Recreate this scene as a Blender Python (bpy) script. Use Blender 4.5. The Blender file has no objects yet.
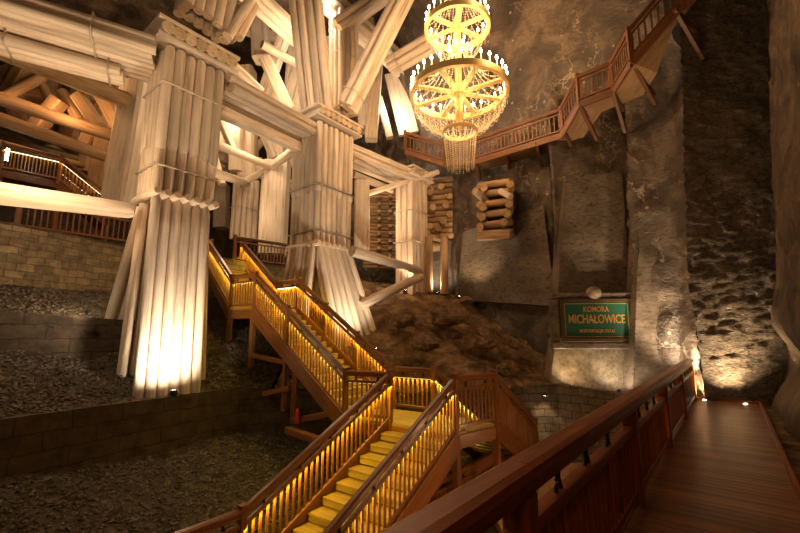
import bpy, math, random
import numpy as np
from mathutils import Vector, Matrix, noise

# ------------------------------------------------------------------ camera, world, exposure, big lights
R = math.radians
V = Vector
F = 410.0
TH = math.atan(67.5 / F)
CT, ST = math.cos(TH), math.sin(TH)
CAMZ = 1.75
scene = bpy.context.scene
col = scene.collection
cd = bpy.data.cameras.new('camera'); cam = bpy.data.objects.new('camera', cd); col.objects.link(cam)
cam.location = (0, 0, CAMZ); cam.rotation_euler = (R(90) + TH, 0, 0)
cd.sensor_width = 36; cd.lens = 36 * F / 800; cd.clip_start = 0.05; cd.clip_end = 200
scene.camera = cam
vs = scene.view_settings
vs.view_transform = 'Standard'; vs.look = 'None'; vs.gamma = 1; vs.exposure = 0.0; vs.use_curve_mapping = False
world = bpy.data.worlds.new('world'); scene.world = world; world.use_nodes = True
world.node_tree.nodes['Background'].inputs[0].default_value = (1, .62, .34, 1)
world.node_tree.nodes['Background'].inputs[1].default_value = 0.018

def at(px, py, Y):
    xc = (px - 400) / F; yc = (266.5 - py) / F
    t = Y / (CT - yc * ST)
    return V((xc * t, Y, CAMZ + (ST + yc * CT) * t))
def atz(px, py, z):
    xc = (px - 400) / F; yc = (266.5 - py) / F
    t = (z - CAMZ) / (ST + yc * CT)
    return V((xc * t, (CT - yc * ST) * t, z))

WARM = (1, .58, .27); CREAM = (1, .70, .40); WHITE = (1, .80, .56); AMBER = (1, .52, .22); LEDY = (1, .70, .05)
def light(kind, loc, energy, color=WARM, size=.15, target=None, angle=60, blend=.6, sy=None, quat=None):
    ld = bpy.data.lights.new('light', kind); ld.energy = energy; ld.color = color
    if kind == 'AREA':
        ld.shape = 'RECTANGLE'; ld.size = size; ld.size_y = sy or size
    else:
        ld.shadow_soft_size = size
    if kind == 'SPOT':
        ld.spot_size = R(angle); ld.spot_blend = blend
    o = bpy.data.objects.new('light', ld); col.objects.link(o); o.location = loc
    if quat is not None:
        o.rotation_mode = 'QUATERNION'; o.rotation_quaternion = quat
    elif target is not None:
        o.rotation_euler = (V(target) - V(loc)).to_track_quat('-Z', 'Y').to_euler()
    return o

D = V((.6226, .7826, 0)); NR = V((.7826, -.6226, 0)); NL = -NR
def wk(s, l, z=0): return D * s + NL * l + V((0, 0, z))      # walkway coordinates: along, left of camera, height
CHX, CHY = 2.03, 13.0
ZR1, ZR2, ZR0 = 9.96, 12.5, 8.52
# chandelier glow (the candle bulbs themselves are emissive meshes further down)
for k in range(6):
    a = k * math.pi / 3
    light('POINT', (CHX + (1.25, 1.85)[k % 2] * math.cos(a), CHY + (1.25, 1.85)[k % 2] * math.sin(a), ZR1 + .45), 95, WARM, .25)
    light('POINT', (CHX + (.85, 1.35)[k % 2] * math.cos(a), CHY + (.85, 1.35)[k % 2] * math.sin(a), ZR2 + .45), 60, WARM, .25)
light('POINT', (CHX, CHY, ZR0 + .6), 160, WARM, .3)
# lamps hidden among the upper timbers
light('POINT', at(328, 22, 17.4), 420, WHITE, .2)
light('POINT', at(292, 60, 16.6), 260, CREAM, .5)
light('POINT', at(394, 110, 20.6), 300, WHITE, .3)
light('POINT', at(262, 130, 16.8), 250, CREAM, .5)
light('POINT', at(60, 70, 12.9), 200, AMBER, .4)
light('POINT', at(30, 150, 8.0), 240, CREAM, .4)
light('POINT', at(78, 118, 14.2), 60, AMBER, .3)
light('POINT', at(240, 205, 17.8), 80, CREAM, .4)
light('POINT', at(372, 215, 18.6), 120, CREAM, .3)
# added fill lamps, unseen: behind the viewer, over the walkway, chamber's near side
light('POINT', wk(-2.2, .3, 3.6), 120, AMBER, .5)
light('POINT', (-5.0, -1.0, 6.0), 150, WARM, 1.0)
light('POINT', (3.6, 7.0, 7.4), 170, WARM, .6)
light('POINT', (3.8, 8.6, -.6), 32, WARM, .2)
light('POINT', (1.6, 6.4, -.8), 60, AMBER, .25)
light('POINT', at(225, 110, 20), 300, CREAM, .5)  # set among the timbers of the first gap
light('SPOT', (-2.5, 2.0, 6.5), 1000, CREAM, .5, (-4.6, 13.5, 9.8), 50, .8)
light('POINT', at(50, 105, 16.2), 110, AMBER, .4)  # fill lamp added to brighten the upper left timbers

# ------------------------------------------------------------------ materials
def mat(name):
    m = bpy.data.materials.new(name); m.use_nodes = True
    nt = m.node_tree; b = nt.nodes['Principled BSDF']
    return m, nt, b
def node(nt, t, **k):
    n = nt.nodes.new(t)
    for a, v in k.items():
        if a.startswith('i_'):
            n.inputs[a[2:].replace('_', ' ')].default_value = v
        else:
            setattr(n, a, v)
    return n
def ramp(nt, stops, src):
    r = nt.nodes.new('ShaderNodeValToRGB'); e = r.color_ramp.elements
    while len(e) < len(stops): e.new(.5)
    for i, (p, c) in enumerate(stops):
        e[i].position = p; e[i].color = (*c, 1)
    nt.links.new(src, r.inputs[0]); return r
def coords(nt, scale, objrand=True, kind='Object'):
    tc = node(nt, 'ShaderNodeTexCoord'); mp = node(nt, 'ShaderNodeMapping'); mp.inputs['Scale'].default_value = scale
    nt.links.new(tc.outputs[kind], mp.inputs[0])
    if objrand:
        oi = node(nt, 'ShaderNodeObjectInfo'); ml = node(nt, 'ShaderNodeMath', operation='MULTIPLY'); ml.inputs[1].default_value = 40
        cb = node(nt, 'ShaderNodeCombineXYZ')
        nt.links.new(oi.outputs['Random'], ml.inputs[0])
        for i in range(3): nt.links.new(ml.outputs[0], cb.inputs[i])
        nt.links.new(cb.outputs[0], mp.inputs['Location'])
    return mp
def bump(nt, b, src, strength, dist=.02, prev=None):
    bp = node(nt, 'ShaderNodeBump'); bp.inputs['Strength'].default_value = strength; bp.inputs['Distance'].default_value = dist
    nt.links.new(src, bp.inputs['Height'])
    if prev: nt.links.new(prev.outputs[0], bp.inputs['Normal'])
    nt.links.new(bp.outputs[0], b.inputs['Normal']); return bp
def wood(name, c1, c2, c3, rough=.6, scale=(9, 9, .5), bs=.25, coat=0, vary=.25):
    m, nt, b = mat(name); mp = coords(nt, scale)
    n1 = node(nt, 'ShaderNodeTexNoise', i_Scale=1.6, i_Detail=6, i_Roughness=.65); nt.links.new(mp.outputs[0], n1.inputs['Vector'])
    r = ramp(nt, [(.28, c3), (.48, c1), (.72, c2)], n1.outputs[0])
    n2 = node(nt, 'ShaderNodeTexNoise', i_Scale=.9, i_Detail=3)
    mp2 = coords(nt, (1.5, 1.5, .7)); nt.links.new(mp2.outputs[0], n2.inputs['Vector'])
    oi = node(nt, 'ShaderNodeObjectInfo')
    mr = node(nt, 'ShaderNodeMapRange'); mr.inputs['To Min'].default_value = 1 - vary; mr.inputs['To Max'].default_value = 1 + vary * .5
    nt.links.new(oi.outputs['Random'], mr.inputs[0])
    hs = node(nt, 'ShaderNodeHueSaturation'); nt.links.new(r.outputs[0], hs.inputs['Color'])
    mul = node(nt, 'ShaderNodeMath', operation='MULTIPLY'); nt.links.new(mr.outputs[0], mul.inputs[0])
    mr2 = node(nt, 'ShaderNodeMapRange'); mr2.inputs['From Min'].default_value = .3; mr2.inputs['From Max'].default_value = .7
    mr2.inputs['To Min'].default_value = .8; mr2.inputs['To Max'].default_value = 1.1
    nt.links.new(n2.outputs[0], mr2.inputs[0]); nt.links.new(mr2.outputs[0], mul.inputs[1])
    nt.links.new(mul.outputs[0], hs.inputs['Value']); nt.links.new(hs.outputs[0], b.inputs['Base Color'])
    b.inputs['Roughness'].default_value = rough; b.inputs['Coat Weight'].default_value = coat; b.inputs['Coat Roughness'].default_value = .18
    bump(nt, b, n1.outputs[0], bs, .015)
    return m
def plain(name, c, rough=.5, metal=0, emit=None, es=1):
    m, nt, b = mat(name); b.inputs['Base Color'].default_value = (*c, 1); b.inputs['Roughness'].default_value = rough; b.inputs['Metallic'].default_value = metal
    n1 = node(nt, 'ShaderNodeTexNoise', i_Scale=25, i_Detail=3)
    bump(nt, b, n1.outputs[0], .08, .005)
    if emit: b.inputs['Emission Color'].default_value = (*emit, 1); b.inputs['Emission Strength'].default_value = es
    return m
def rock(name, stops, sc=.5, bs=.6, rough=.75, fine=9, spec=.4, dist=.08, layer=None, spots=None, veins=None, gloss=.35):
    m, nt, b = mat(name); mp = coords(nt, (1, 1, 1), False)
    n1 = node(nt, 'ShaderNodeTexNoise', i_Scale=sc, i_Detail=9, i_Roughness=.62, i_Distortion=.6); nt.links.new(mp.outputs[0], n1.inputs['Vector'])
    n2 = node(nt, 'ShaderNodeTexNoise', i_Scale=fine, i_Detail=8, i_Roughness=.7)
    mpl = coords(nt, layer or (1, 1, 1), False); nt.links.new(mpl.outputs[0], n2.inputs['Vector'])
    r = ramp(nt, stops, n1.outputs[0])
    mx = node(nt, 'ShaderNodeMixRGB', blend_type='MULTIPLY'); mx.inputs[0].default_value = .8
    r2 = ramp(nt, [(.34, (.38, .38, .38)), (.58, (1.15, 1.15, 1.15))], n2.outputs[0])
    nt.links.new(r.outputs[0], mx.inputs[1]); nt.links.new(r2.outputs[0], mx.inputs[2])
    out = mx
    if spots:
        vo = node(nt, 'ShaderNodeTexNoise', i_Scale=spots[0], i_Detail=5, i_Roughness=.75); nt.links.new(mp.outputs[0], vo.inputs['Vector'])
        rs = ramp(nt, [(spots[1], (0, 0, 0)), (spots[1] + .05, (1, 1, 1))], vo.outputs[0])
        m3 = node(nt, 'ShaderNodeMixRGB'); nt.links.new(rs.outputs[0], m3.inputs[0]); nt.links.new(mx.outputs[0], m3.inputs[1]); m3.inputs[2].default_value = (*spots[2], 1); out = m3
    if veins:
        nv = node(nt, 'ShaderNodeTexNoise', i_Scale=veins[0], i_Detail=4, i_Roughness=.55, i_Distortion=.3); nt.links.new(mp.outputs[0], nv.inputs['Vector'])
        rv = ramp(nt, [(.487, (0, 0, 0)), (.497, (.8, .8, .8)), (.503, (.8, .8, .8)), (.513, (0, 0, 0))], nv.outputs[0])
        nk = node(nt, 'ShaderNodeTexNoise', i_Scale=.45, i_Detail=2); nt.links.new(mp.outputs[0], nk.inputs['Vector'])
        rk = ramp(nt, [(.5, (0, 0, 0)), (.6, (1, 1, 1))], nk.outputs[0])
        mk = node(nt, 'ShaderNodeMath', operation='MULTIPLY'); nt.links.new(rv.outputs[0], mk.inputs[0]); nt.links.new(rk.outputs[0], mk.inputs[1])
        vo = node(nt, 'ShaderNodeTexVoronoi', i_Scale=veins[1]); nt.links.new(mp.outputs[0], vo.inputs['Vector'])
        rd = ramp(nt, [(.06, (1, 1, 1)), (.10, (0, 0, 0))], vo.outputs['Distance'])
        mm = node(nt, 'ShaderNodeMath', operation='MAXIMUM'); nt.links.new(mk.outputs[0], mm.inputs[0]); nt.links.new(rd.outputs[0], mm.inputs[1])
        m4 = node(nt, 'ShaderNodeMixRGB'); nt.links.new(mm.outputs[0], m4.inputs[0]); nt.links.new(out.outputs[0], m4.inputs[1]); m4.inputs[2].default_value = (.42, .34, .25, 1); out = m4
    nt.links.new(out.outputs[0], b.inputs['Base Color'])
    rr = ramp(nt, [(.38, (rough - gloss,) * 3), (.62, (rough,) * 3)], n2.outputs[0]); nt.links.new(rr.outputs[0], b.inputs['Roughness'])
    b.inputs['Specular IOR Level'].default_value = spec
    b1 = bump(nt, b, n1.outputs[0], bs, dist * 3); bump(nt, b, n2.outputs[0], bs, dist, b1)
    return m
def masonry(name, c1, c2, cm, bw=.42, bh=.2):
    m, nt, b = mat(name)
    tc = node(nt, 'ShaderNodeTexCoord')
    br = node(nt, 'ShaderNodeTexBrick', i_Scale=1.0); br.inputs['Color1'].default_value = (*c1, 1); br.inputs['Color2'].default_value = (*c2, 1); br.inputs['Mortar'].default_value = (*cm, 1)
    br.inputs['Mortar Size'].default_value = .012; br.inputs['Brick Width'].default_value = bw; br.inputs['Row Height'].default_value = bh; br.inputs['Bias'].default_value = 0
    dn = node(nt, 'ShaderNodeTexNoise', i_Scale=2.5, i_Detail=3); ad = node(nt, 'ShaderNodeMixRGB'); ad.inputs[0].default_value = .12
    nt.links.new(tc.outputs['UV'], dn.inputs['Vector']); nt.links.new(tc.outputs['UV'], ad.inputs[1]); nt.links.new(dn.outputs['Color'], ad.inputs[2])
    nt.links.new(ad.outputs[0], br.inputs['Vector'])
    n = node(nt, 'ShaderNodeTexNoise', i_Scale=3, i_Detail=8, i_Roughness=.7); nt.links.new(tc.outputs['UV'], n.inputs['Vector'])
    r = ramp(nt, [(.3, (.35, .33, .3)), (.65, (1.2, 1.15, 1.05))], n.outputs[0])
    mx = node(nt, 'ShaderNodeMixRGB', blend_type='MULTIPLY'); mx.inputs[0].default_value = 1
    nt.links.new(br.outputs['Color'], mx.inputs[1]); nt.links.new(r.outputs[0], mx.inputs[2]); nt.links.new(mx.outputs[0], b.inputs['Base Color'])
    b.inputs['Roughness'].default_value = .85
    inv = node(nt, 'ShaderNodeMath', operation='SUBTRACT'); inv.inputs[0].default_value = 1; nt.links.new(br.outputs['Fac'], inv.inputs[1])
    b1 = bump(nt, b, inv.outputs[0], .8, .03); bump(nt, b, n.outputs[0], .7, .04, b1)
    return m

M = {}
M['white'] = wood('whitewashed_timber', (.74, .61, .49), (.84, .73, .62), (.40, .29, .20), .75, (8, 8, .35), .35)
M['tan'] = wood('raw_and_orange_lit_timber', (.40, .25, .13), (.50, .34, .19), (.19, .105, .05), .75, (7, 7, .55), .5)  # also stands in for orange-lit whitewash on the upper left logs
M['logend'] = wood('sawn_log_end', (.66, .50, .33), (.78, .62, .42), (.42, .28, .15), .8, (6, 6, 6), .3)
M['tanend'] = wood('brown_log_end', (.46, .30, .16), (.56, .38, .22), (.26, .15, .075), .8, (6, 6, 6), .3)
M['stair'] = wood('varnished_stair_wood', (.25, .088, .020), (.33, .13, .034), (.12, .038, .009), .4, (14, 14, .8), .15, .25)
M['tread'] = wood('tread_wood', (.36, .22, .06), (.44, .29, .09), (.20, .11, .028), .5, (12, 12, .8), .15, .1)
M['mahog'] = wood('red_varnished_wood', (.22, .050, .008), (.30, .078, .014), (.10, .020, .004), .36, (12, 12, .7), .12, .06, .15)
M['deck'] = wood('deck_boards', (.22, .088, .032), (.30, .125, .048), (.12, .044, .016), .38, (12, 12, .8), .2, .15)
M['gallery'] = wood('gallery_wood', (.20, .075, .028), (.27, .11, .042), (.11, .038, .014), .5, (12, 12, .8), .15)
M['galdeck'] = wood('gallery_deck_wood', (.36, .20, .09), (.46, .28, .14), (.20, .10, .04), .6, (9, 9, .8), .15)
M['iron'] = plain('black_iron', (.02, .017, .015), .45, .7)
M['black'] = plain('black_plastic', (.02, .02, .02), .5)
M['rope'] = plain('steel_band', (.55, .47, .38), .6, .2)
M['led'] = plain('led_strip', (.9, .8, .4), .5, 0, (1, .80, .25), 2.2)
M['ledw'] = plain('led_strip_white', (.9, .8, .6), .5, 0, (1, .86, .55), 6)
M['lens'] = plain('lit_lens', (1, 1, 1), .3, 0, (1, .86, .62), 30)
M['bulb'] = plain('candle_bulb', (1, .9, .7), .3, 0, (1, .72, .36), 45)
M['candle'] = plain('candle_tube', (.85, .75, .55), .5, 0)
M['brass'] = plain('chandelier_brass', (.85, .62, .28), .4, .12)
M['crystal'] = plain('salt_crystal_beads', (.92, .82, .62), .12)
M['red'] = plain('extinguisher_red', (.55, .03, .02), .35)
M['rock'] = rock('carved_salt_rock', [(.34, (.026, .016, .010)), (.49, (.078, .052, .034)), (.62, (.19, .135, .092))], .8, .9, .62, 6, .75, .06, (1, 1, 2.4), (2.2, .67, (.45, .37, .28)), (.9, 1.5), .34)
M['rockdark'] = rock('dark_rock', [(.32, (.04, .026, .017)), (.5, (.10, .068, .045)), (.66, (.18, .125, .085))], .8, .9, .8, 4, .3, .05, None, (3.2, .66, (.5, .42, .32)))
M['rockwet'] = rock('glossy_layered_salt', [(.3, (.09, .066, .045)), (.5, (.20, .155, .11)), (.7, (.36, .29, .215))], 1.0, 1.0, .5, 9, 1.0, .07, (1, 1, 3.0), None, None, .38)
M['plinth'] = rock('pale_salt_block', [(.3, (.14, .10, .062)), (.5, (.26, .20, .13)), (.7, (.38, .30, .205))], 1.5, .3, .7, 8, .4, .02)
M['soil'] = rock('brown_rubble_slope', [(.32, (.085, .046, .022)), (.48, (.23, .14, .073)), (.62, (.38, .25, .145))], 1.6, 1, .9, 5, .2, .10)
M['gravel'] = rock('gravel_bed', [(.3, (.035, .027, .02)), (.5, (.08, .062, .045)), (.7, (.15, .12, .09))], 6, .9, .9, 22, .3, .03)
M['stone'] = rock('gravel_stone', [(.3, (.06, .048, .036)), (.5, (.13, .105, .08)), (.7, (.24, .20, .155))], 5, .4, .85, 14, .3, .01)
M['mason'] = masonry('stone_block_wall', (.17, .13, .088), (.12, .09, .06), (.05, .036, .024))
M['masonyel'] = masonry('yellow_stone_wall', (.29, .22, .145), (.17, .13, .085), (.12, .09, .06), .40, .2)
M['retain'] = masonry('dark_retaining_wall', (.10, .072, .048), (.08, .056, .038), (.045, .032, .022), .8, .3)
M['green'] = plain('green_sign_paint', (.012, .085, .045), .45)
M['gold'] = plain('gold_lettering', (.50, .24, .05), .4, .1)
M['frame'] = plain('sign_frame_and_recess_shade', (.075, .035, .018), .5)

# ------------------------------------------------------------------ mesh helpers
W = {}
rng = random.Random(7)
def lookz(p0, p1, up=None):
    z = (V(p1) - V(p0)).normalized()
    u = V(up) if up else (V((0, 0, 1)) if abs(z.z) < .95 else V((0, 1, 0)))
    x = u.cross(z).normalized(); y = z.cross(x)
    m = Matrix((x, y, z)).transposed().to_4x4(); m.translation = p0
    return m                                  # local z along, local y = up
def tag(o, label=None, cat=None, group=None, kind=None):
    if label: o['label'] = label
    if cat: o['category'] = cat
    if group: o['group'] = group
    if kind: o['kind'] = kind
    return o
def empty(name, loc, label, cat, group=None, rz=0):
    o = bpy.data.objects.new(name, None); col.objects.link(o); o.empty_display_size = .2
    fm = Matrix.Translation(loc) @ Matrix.Rotation(rz, 4, 'Z'); o.matrix_basis = fm; W[o] = fm
    return tag(o, label, cat, group)
class MB:
    def __init__(s): s.v = []; s.f = []; s.sm = []; s.mi = []
    def add(s, vs, fs, smooth=False, mi=0):
        b = len(s.v); s.v += [V(p) for p in vs]
        for f in fs: s.f.append([b + i for i in f]); s.sm.append(smooth); s.mi.append(mi)
        return s
    def prism(s, p0, p1, w, h, up=None, ch=.12):
        m = lookz(p0, p1, up); L = (V(p1) - V(p0)).length; c = min(w, h) * ch; a, b = w / 2, h / 2
        pr = [(a - c, -b), (a, -b + c), (a, b - c), (a - c, b), (-a + c, b), (-a, b - c), (-a, -b + c), (-a + c, -b)]
        vs = [m @ V((x, y, 0)) for x, y in pr] + [m @ V((x, y, L)) for x, y in pr]
        fs = [[i, (i + 1) % 8, 8 + (i + 1) % 8, 8 + i] for i in range(8)] + [list(range(7, -1, -1)), list(range(8, 16))]
        return s.add(vs, fs)
    def box(s, lo, hi, m=None):
        m = m or Matrix.Identity(4)
        vs = [m @ V((x, y, z)) for x in (lo[0], hi[0]) for y in (lo[1], hi[1]) for z in (lo[2], hi[2])]
        return s.add(vs, [[0, 1, 3, 2], [4, 6, 7, 5], [0, 4, 5, 1], [2, 3, 7, 6], [0, 2, 6, 4], [1, 5, 7, 3]])
    def cyl(s, p0, p1, r0, r1=None, n=12, rings=1, wob=0, cap=True, capmi=0, round_=0):
        r1 = r0 if r1 is None else r1
        m = lookz(p0, p1); L = (V(p1) - V(p0)).length; vs = []; fs = []
        ph = rng.random() * 9; ax, ay = rng.uniform(-1, 1) * wob, rng.uniform(-1, 1) * wob
        st = [(k / rings, 1) for k in range(rings + 1)]
        if round_: st = [(0, .78)] + [(min(.5, round_ / L), 1)] + st[1:-1] + [(1 - min(.49, round_ / L), 1), (1, .78)]
        for t, q in st:
            bend = math.sin(math.pi * t)
            for i in range(n):
                a = 2 * math.pi * i / n
                r = (r0 + (r1 - r0) * t) * q * (1 + wob * 1.2 * math.sin(3 * a + ph + 5 * t) + wob * .8 * math.sin(5 * t * L + ph + a))
                vs.append(m @ V((r * math.cos(a) + ax * bend * .5, r * math.sin(a) + ay * bend * .5, t * L)))
        K = len(st)
        for k in range(K - 1):
            for i in range(n):
                j = (i + 1) % n
                fs.append([k * n + i, k * n + j, (k + 1) * n + j, (k + 1) * n + i])
        s.add(vs, fs, True)
        if cap:
            s.add(vs[:n], [list(range(n - 1, -1, -1))], False, capmi); s.add(vs[-n:], [list(range(n))], False, capmi)
        return s
    def tube(s, pts, r, n=6, closed=False):
        K = len(pts); vs = []; fs = []
        for k, p in enumerate(pts):
            a = pts[(k - 1) % K] if (closed or k) else p; b = pts[(k + 1) % K] if (closed or k < K - 1) else p
            m = lookz(p, V(p) + (V(b) - V(a)))
            for i in range(n):
                t = 2 * math.pi * i / n; vs.append(m @ V((r * math.cos(t), r * math.sin(t), 0)))
        for k in range(K if closed else K - 1):
            q = (k + 1) % K
            for i in range(n): fs.append([k * n + i, k * n + (i + 1) % n, q * n + (i + 1) % n, q * n + i])
        return s.add(vs, fs, True)
    def lathe(s, prof, m, n=16):
        vs = []; fs = []; K = len(prof)
        for r, z in prof:
            for i in range(n):
                a = 2 * math.pi * i / n; vs.append(m @ V((r * math.cos(a), r * math.sin(a), z)))
        for k in range(K - 1):
            for i in range(n): j = (i + 1) % n; fs.append([k * n + i, k * n + j, (k + 1) * n + j, (k + 1) * n + i])
        s.add(vs, fs, True)
        s.add(vs[:n], [list(range(n - 1, -1, -1))]); s.add(vs[-n:], [list(range(n))])
        return s
    def ball(s, c, r, sz=(1, 1, 1), n=8):
        prof = [(max(1e-4, r * math.sin(math.pi * k / n)), -r * math.cos(math.pi * k / n)) for k in range(n + 1)]
        m = Matrix.Translation(c) @ Matrix.Diagonal((*sz, 1)); return s.lathe(prof, m, 10)
    def build(s, name, mats, parent=None, fm=None, uvf=None):
        fm = fm or (W[parent] if parent else Matrix.Identity(4)); inv = fm.inverted()
        me = bpy.data.meshes.new(name)
        me.from_pydata([inv @ p for p in s.v], [], s.f)
        if not isinstance(mats, (list, tuple)): mats = [mats]
        for m in mats: me.materials.append(m)
        me.polygons.foreach_set('use_smooth', s.sm)
        if len(mats) > 1: me.polygons.foreach_set('material_index', s.mi)
        if uvf:
            uv = me.uv_layers.new(name='uv')
            for li, l in enumerate(me.loops): uv.data[li].uv = uvf(s.v[l.vertex_index])
        me.update()
        o = bpy.data.objects.new(name, me); col.objects.link(o); W[o] = fm
        if parent: o.parent = parent; o.matrix_basis = W[parent].inverted() @ fm
        else: o.matrix_basis = fm
        return o
def log(name, p0, p1, r, parent=None, m=None, r1=None, n=14, rounded=.0, wob=.018):
    b = MB().cyl(p0, p1, r, r1, n, max(3, int((V(p1) - V(p0)).length / .8)), wob, True, 1, rounded)
    return b.build(name, [m or M['white'], M['tanend'] if m is M['tan'] else M['logend']], parent, lookz(p0, p1))
def timber(name, p0, p1, w, h, parent=None, m=None, up=None, ch=.12):
    return MB().prism(p0, p1, w, h, up, ch).build(name, m or M['white'], parent, lookz(p0, p1, up))
def bands(root, p0, p1, w, h, ts, up=None, rot=0):
    """thin steel bands wrapped round a bundle"""
    for t in ts:
        p = V(p0).lerp(V(p1), t); m = lookz(p, p + (V(p1) - V(p0)), up)
        pts = [m @ V((x, y, 0)) for x, y in ((-w / 2, -h / 2), (w / 2, -h / 2), (w / 2, h / 2), (-w / 2, h / 2))]
        MB().tube(pts, .022, 5, True).build('band', M['rope'], root, m)
def bundle(label, p0, p1, nw, nh, r, name='log_beam', cat='beam', up=None, group=None, m=None, bt=(.25, .75), root=None, hollow=True, sq=False):
    p0 = V(p0); p1 = V(p1); fr = lookz(p0, p1, up); L = (p1 - p0).length
    root = root or empty(name, p0, label, cat, group)
    for i in range(nw):
        for j in range(nh):
            if hollow and 0 < i < nw - 1 and 0 < j < nh - 1: continue
            x = (i - (nw - 1) / 2) * 2 * r * .97; y = (j - (nh - 1) / 2) * 2 * r * .97
            a = fr @ V((x, y, rng.uniform(-.06, .06))); b = fr @ V((x, y, L + rng.uniform(-.06, .06)))
            if sq: timber('log', a, b, 2 * r, 2 * r, root, m, up)
            else: log('log', a, b, r * rng.uniform(.95, 1.04), root, m, n=12, wob=.012)
    bands(root, p0, p1, nw * 2 * r + .03, nh * 2 * r + .03, bt, up)
    return root
def single(label, p0, p1, r, kind='log', m=None, r1=None, name=None, cat='beam', group=None, h=None, up=None):
    if kind == 'log': o = log(name or 'tie_log', p0, p1, r, None, m, r1)
    else: o = timber(name or 'timber_beam', p0, p1, 2 * r, h or 2 * r, None, m, up)
    return tag(o, label, cat, group)

def per_board(m, pitch):
    """tint every board of the walkway a little differently"""
    nt = m.node_tree; b = nt.nodes['Principled BSDF']; src = b.inputs['Base Color'].links[0].from_socket
    tc = node(nt, 'ShaderNodeTexCoord'); sp = node(nt, 'ShaderNodeSeparateXYZ'); nt.links.new(tc.outputs['Object'], sp.inputs[0])
    d = node(nt, 'ShaderNodeMath', operation='DIVIDE'); d.inputs[1].default_value = pitch; nt.links.new(sp.outputs[0], d.inputs[0])
    a = node(nt, 'ShaderNodeMath', operation='ROUND'); nt.links.new(d.outputs[0], a.inputs[0])
    wn = node(nt, 'ShaderNodeTexWhiteNoise', noise_dimensions='1D'); nt.links.new(a.outputs[0], wn.inputs['W'])
    r = ramp(nt, [(0, (.55, .5, .5)), (1, (1.35, 1.35, 1.3))], wn.outputs['Value'])
    mx = node(nt, 'ShaderNodeMixRGB', blend_type='MULTIPLY'); mx.inputs[0].default_value = 1
    nt.links.new(src, mx.inputs[1]); nt.links.new(r.outputs[0], mx.inputs[2]); nt.links.new(mx.outputs[0], b.inputs['Base Color'])
per_board(M['deck'], .135)
M['mahog'].node_tree.nodes['Principled BSDF'].inputs['Specular IOR Level'].default_value = .22

# ------------------------------------------------------------------ the setting
def fbm(p, sc, o=5):
    return noise.fractal(V(p) * sc, 1.0, 2.0, o)
def struct(o): o['kind'] = 'structure'; return o
def wall(name, pl, z0, z1, m, res=.16, amp=.10, sc=.9, lean=None, ridge=None):
    pts = []
    for (a, b) in zip(pl[:-1], pl[1:]):
        a = V(a).to_3d(); b = V(b).to_3d(); n = max(1, round((b - a).length / res))
        pts += [(a.lerp(b, i / n), (b - a).normalized()) for i in range(n)]
    pts.append((V(pl[-1]).to_3d(), (V(pl[-1]).to_3d() - V(pl[-2]).to_3d()).normalized()))
    nz = int((z1 - z0) / res) + 1; vs = []
    for k in range(nz + 1):
        z = z0 + (z1 - z0) * k / nz
        for p, t in pts:
            nrm = V((t.y, -t.x, 0)); q = V((p.x, p.y, z))
            d = amp * fbm(q, sc) + amp * .25 * fbm(q, sc * 5, 3)
            if ridge: d += ridge * (abs(fbm((q.x * 1.2, q.y * 1.2, q.z * 6), 1.6, 4)))
            q = q + nrm * d
            if lean: q = q + lean(q)
            vs.append(q)
    N = len(pts); fs = [[k * N + i, k * N + i + 1, (k + 1) * N + i + 1, (k + 1) * N + i] for k in range(nz) for i in range(N - 1)]
    return struct(MB().add(vs, fs, True).build(name, m))
def lean_back(q):
    k = max(0, q.z - 9.9) / 9.3
    w = min(1, max(0, q.z - 9.9) / 1.8); w = w * w * (3 - 2 * w)
    a = V((2.2, 21.0)); t = V((6.5, -9.7)).normalized(); s = (q.xy - a).dot(t); c = a + t * s       # above the gallery the cut faces give way to one smooth vault
    d = (c - q.xy) * w * .9
    e = min(1, max(0, (q.x - 6.6) / 1.2)) * .075 * max(0, q.z - 1) * (1 - w)
    return V((d.x + e, d.y, 0)) + V((-.5, -.8, 0)) * (k * k * 3.4)
wall('wall_back', [(-7, 26), (-2.0, 26), (1.0, 24.2), (1.3, 21.4), (2.62, 21.2), (2.72, 19.9), (4.4, 17.6), (6.05, 15.7), (5.72, 14.75), (8.0, 14.45), (7.52, 13.4), (8.35, 12.45), (8.2, 11.45)], -2.2, 21, M['rock'], .12, .13, .8, lean_back, .05)
wall('wall_end', [(8.12, 11.36), (8.7, 11.42), (9.7, 11.3), (11.6, 11.2)], -2.2, 21, M['rockwet'], .07, .05, 1.3, lambda q: V((.078, 0, 0)) * max(0, q.z - .5) - V((.30, 0, 0)) * min(1, max(0, (q.z - .9) / 2.2)) * max(0, 1 - (q.x - 8.1) / 1.2), .13)
def bulge(q):
    s = q.x * D.x + q.y * D.y
    g = math.exp(-((q.z - 1.3) / .75) ** 2) * math.exp(-((s - 12.6) / 1.6) ** 2) + .55 * math.exp(-((q.z + .1) / .7) ** 2) * math.exp(-((s - 12.2) / 2.5) ** 2)
    return NR * (.095 * max(0, q.z - 2)) + NR * -.22 * math.exp(-((q.z + .1) / .7) ** 2) * math.exp(-((s - 12.2) / 2.5) ** 2) + NR * .38 * math.exp(-((q.z - 1.15) / .6) ** 2) * math.exp(-((s - 12.9) / 2.2) ** 2)
wall('wall_right', [tuple(wk(15.2, -1.0)[:2]), tuple(wk(13.6, -.88)[:2]), tuple(wk(8, -.95)[:2]), tuple(wk(3, -.95)[:2]), tuple(wk(-3, -1.1)[:2])], -2.2, 20, M['rockdark'], .16, .14, .6, bulge)
wall('wall_left', [(-27, -2), (-26, 10), (-25, 22), (-15, 29), (-7, 26)], -2.5, 21, M['rockdark'], .4, .2, .4)
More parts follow.
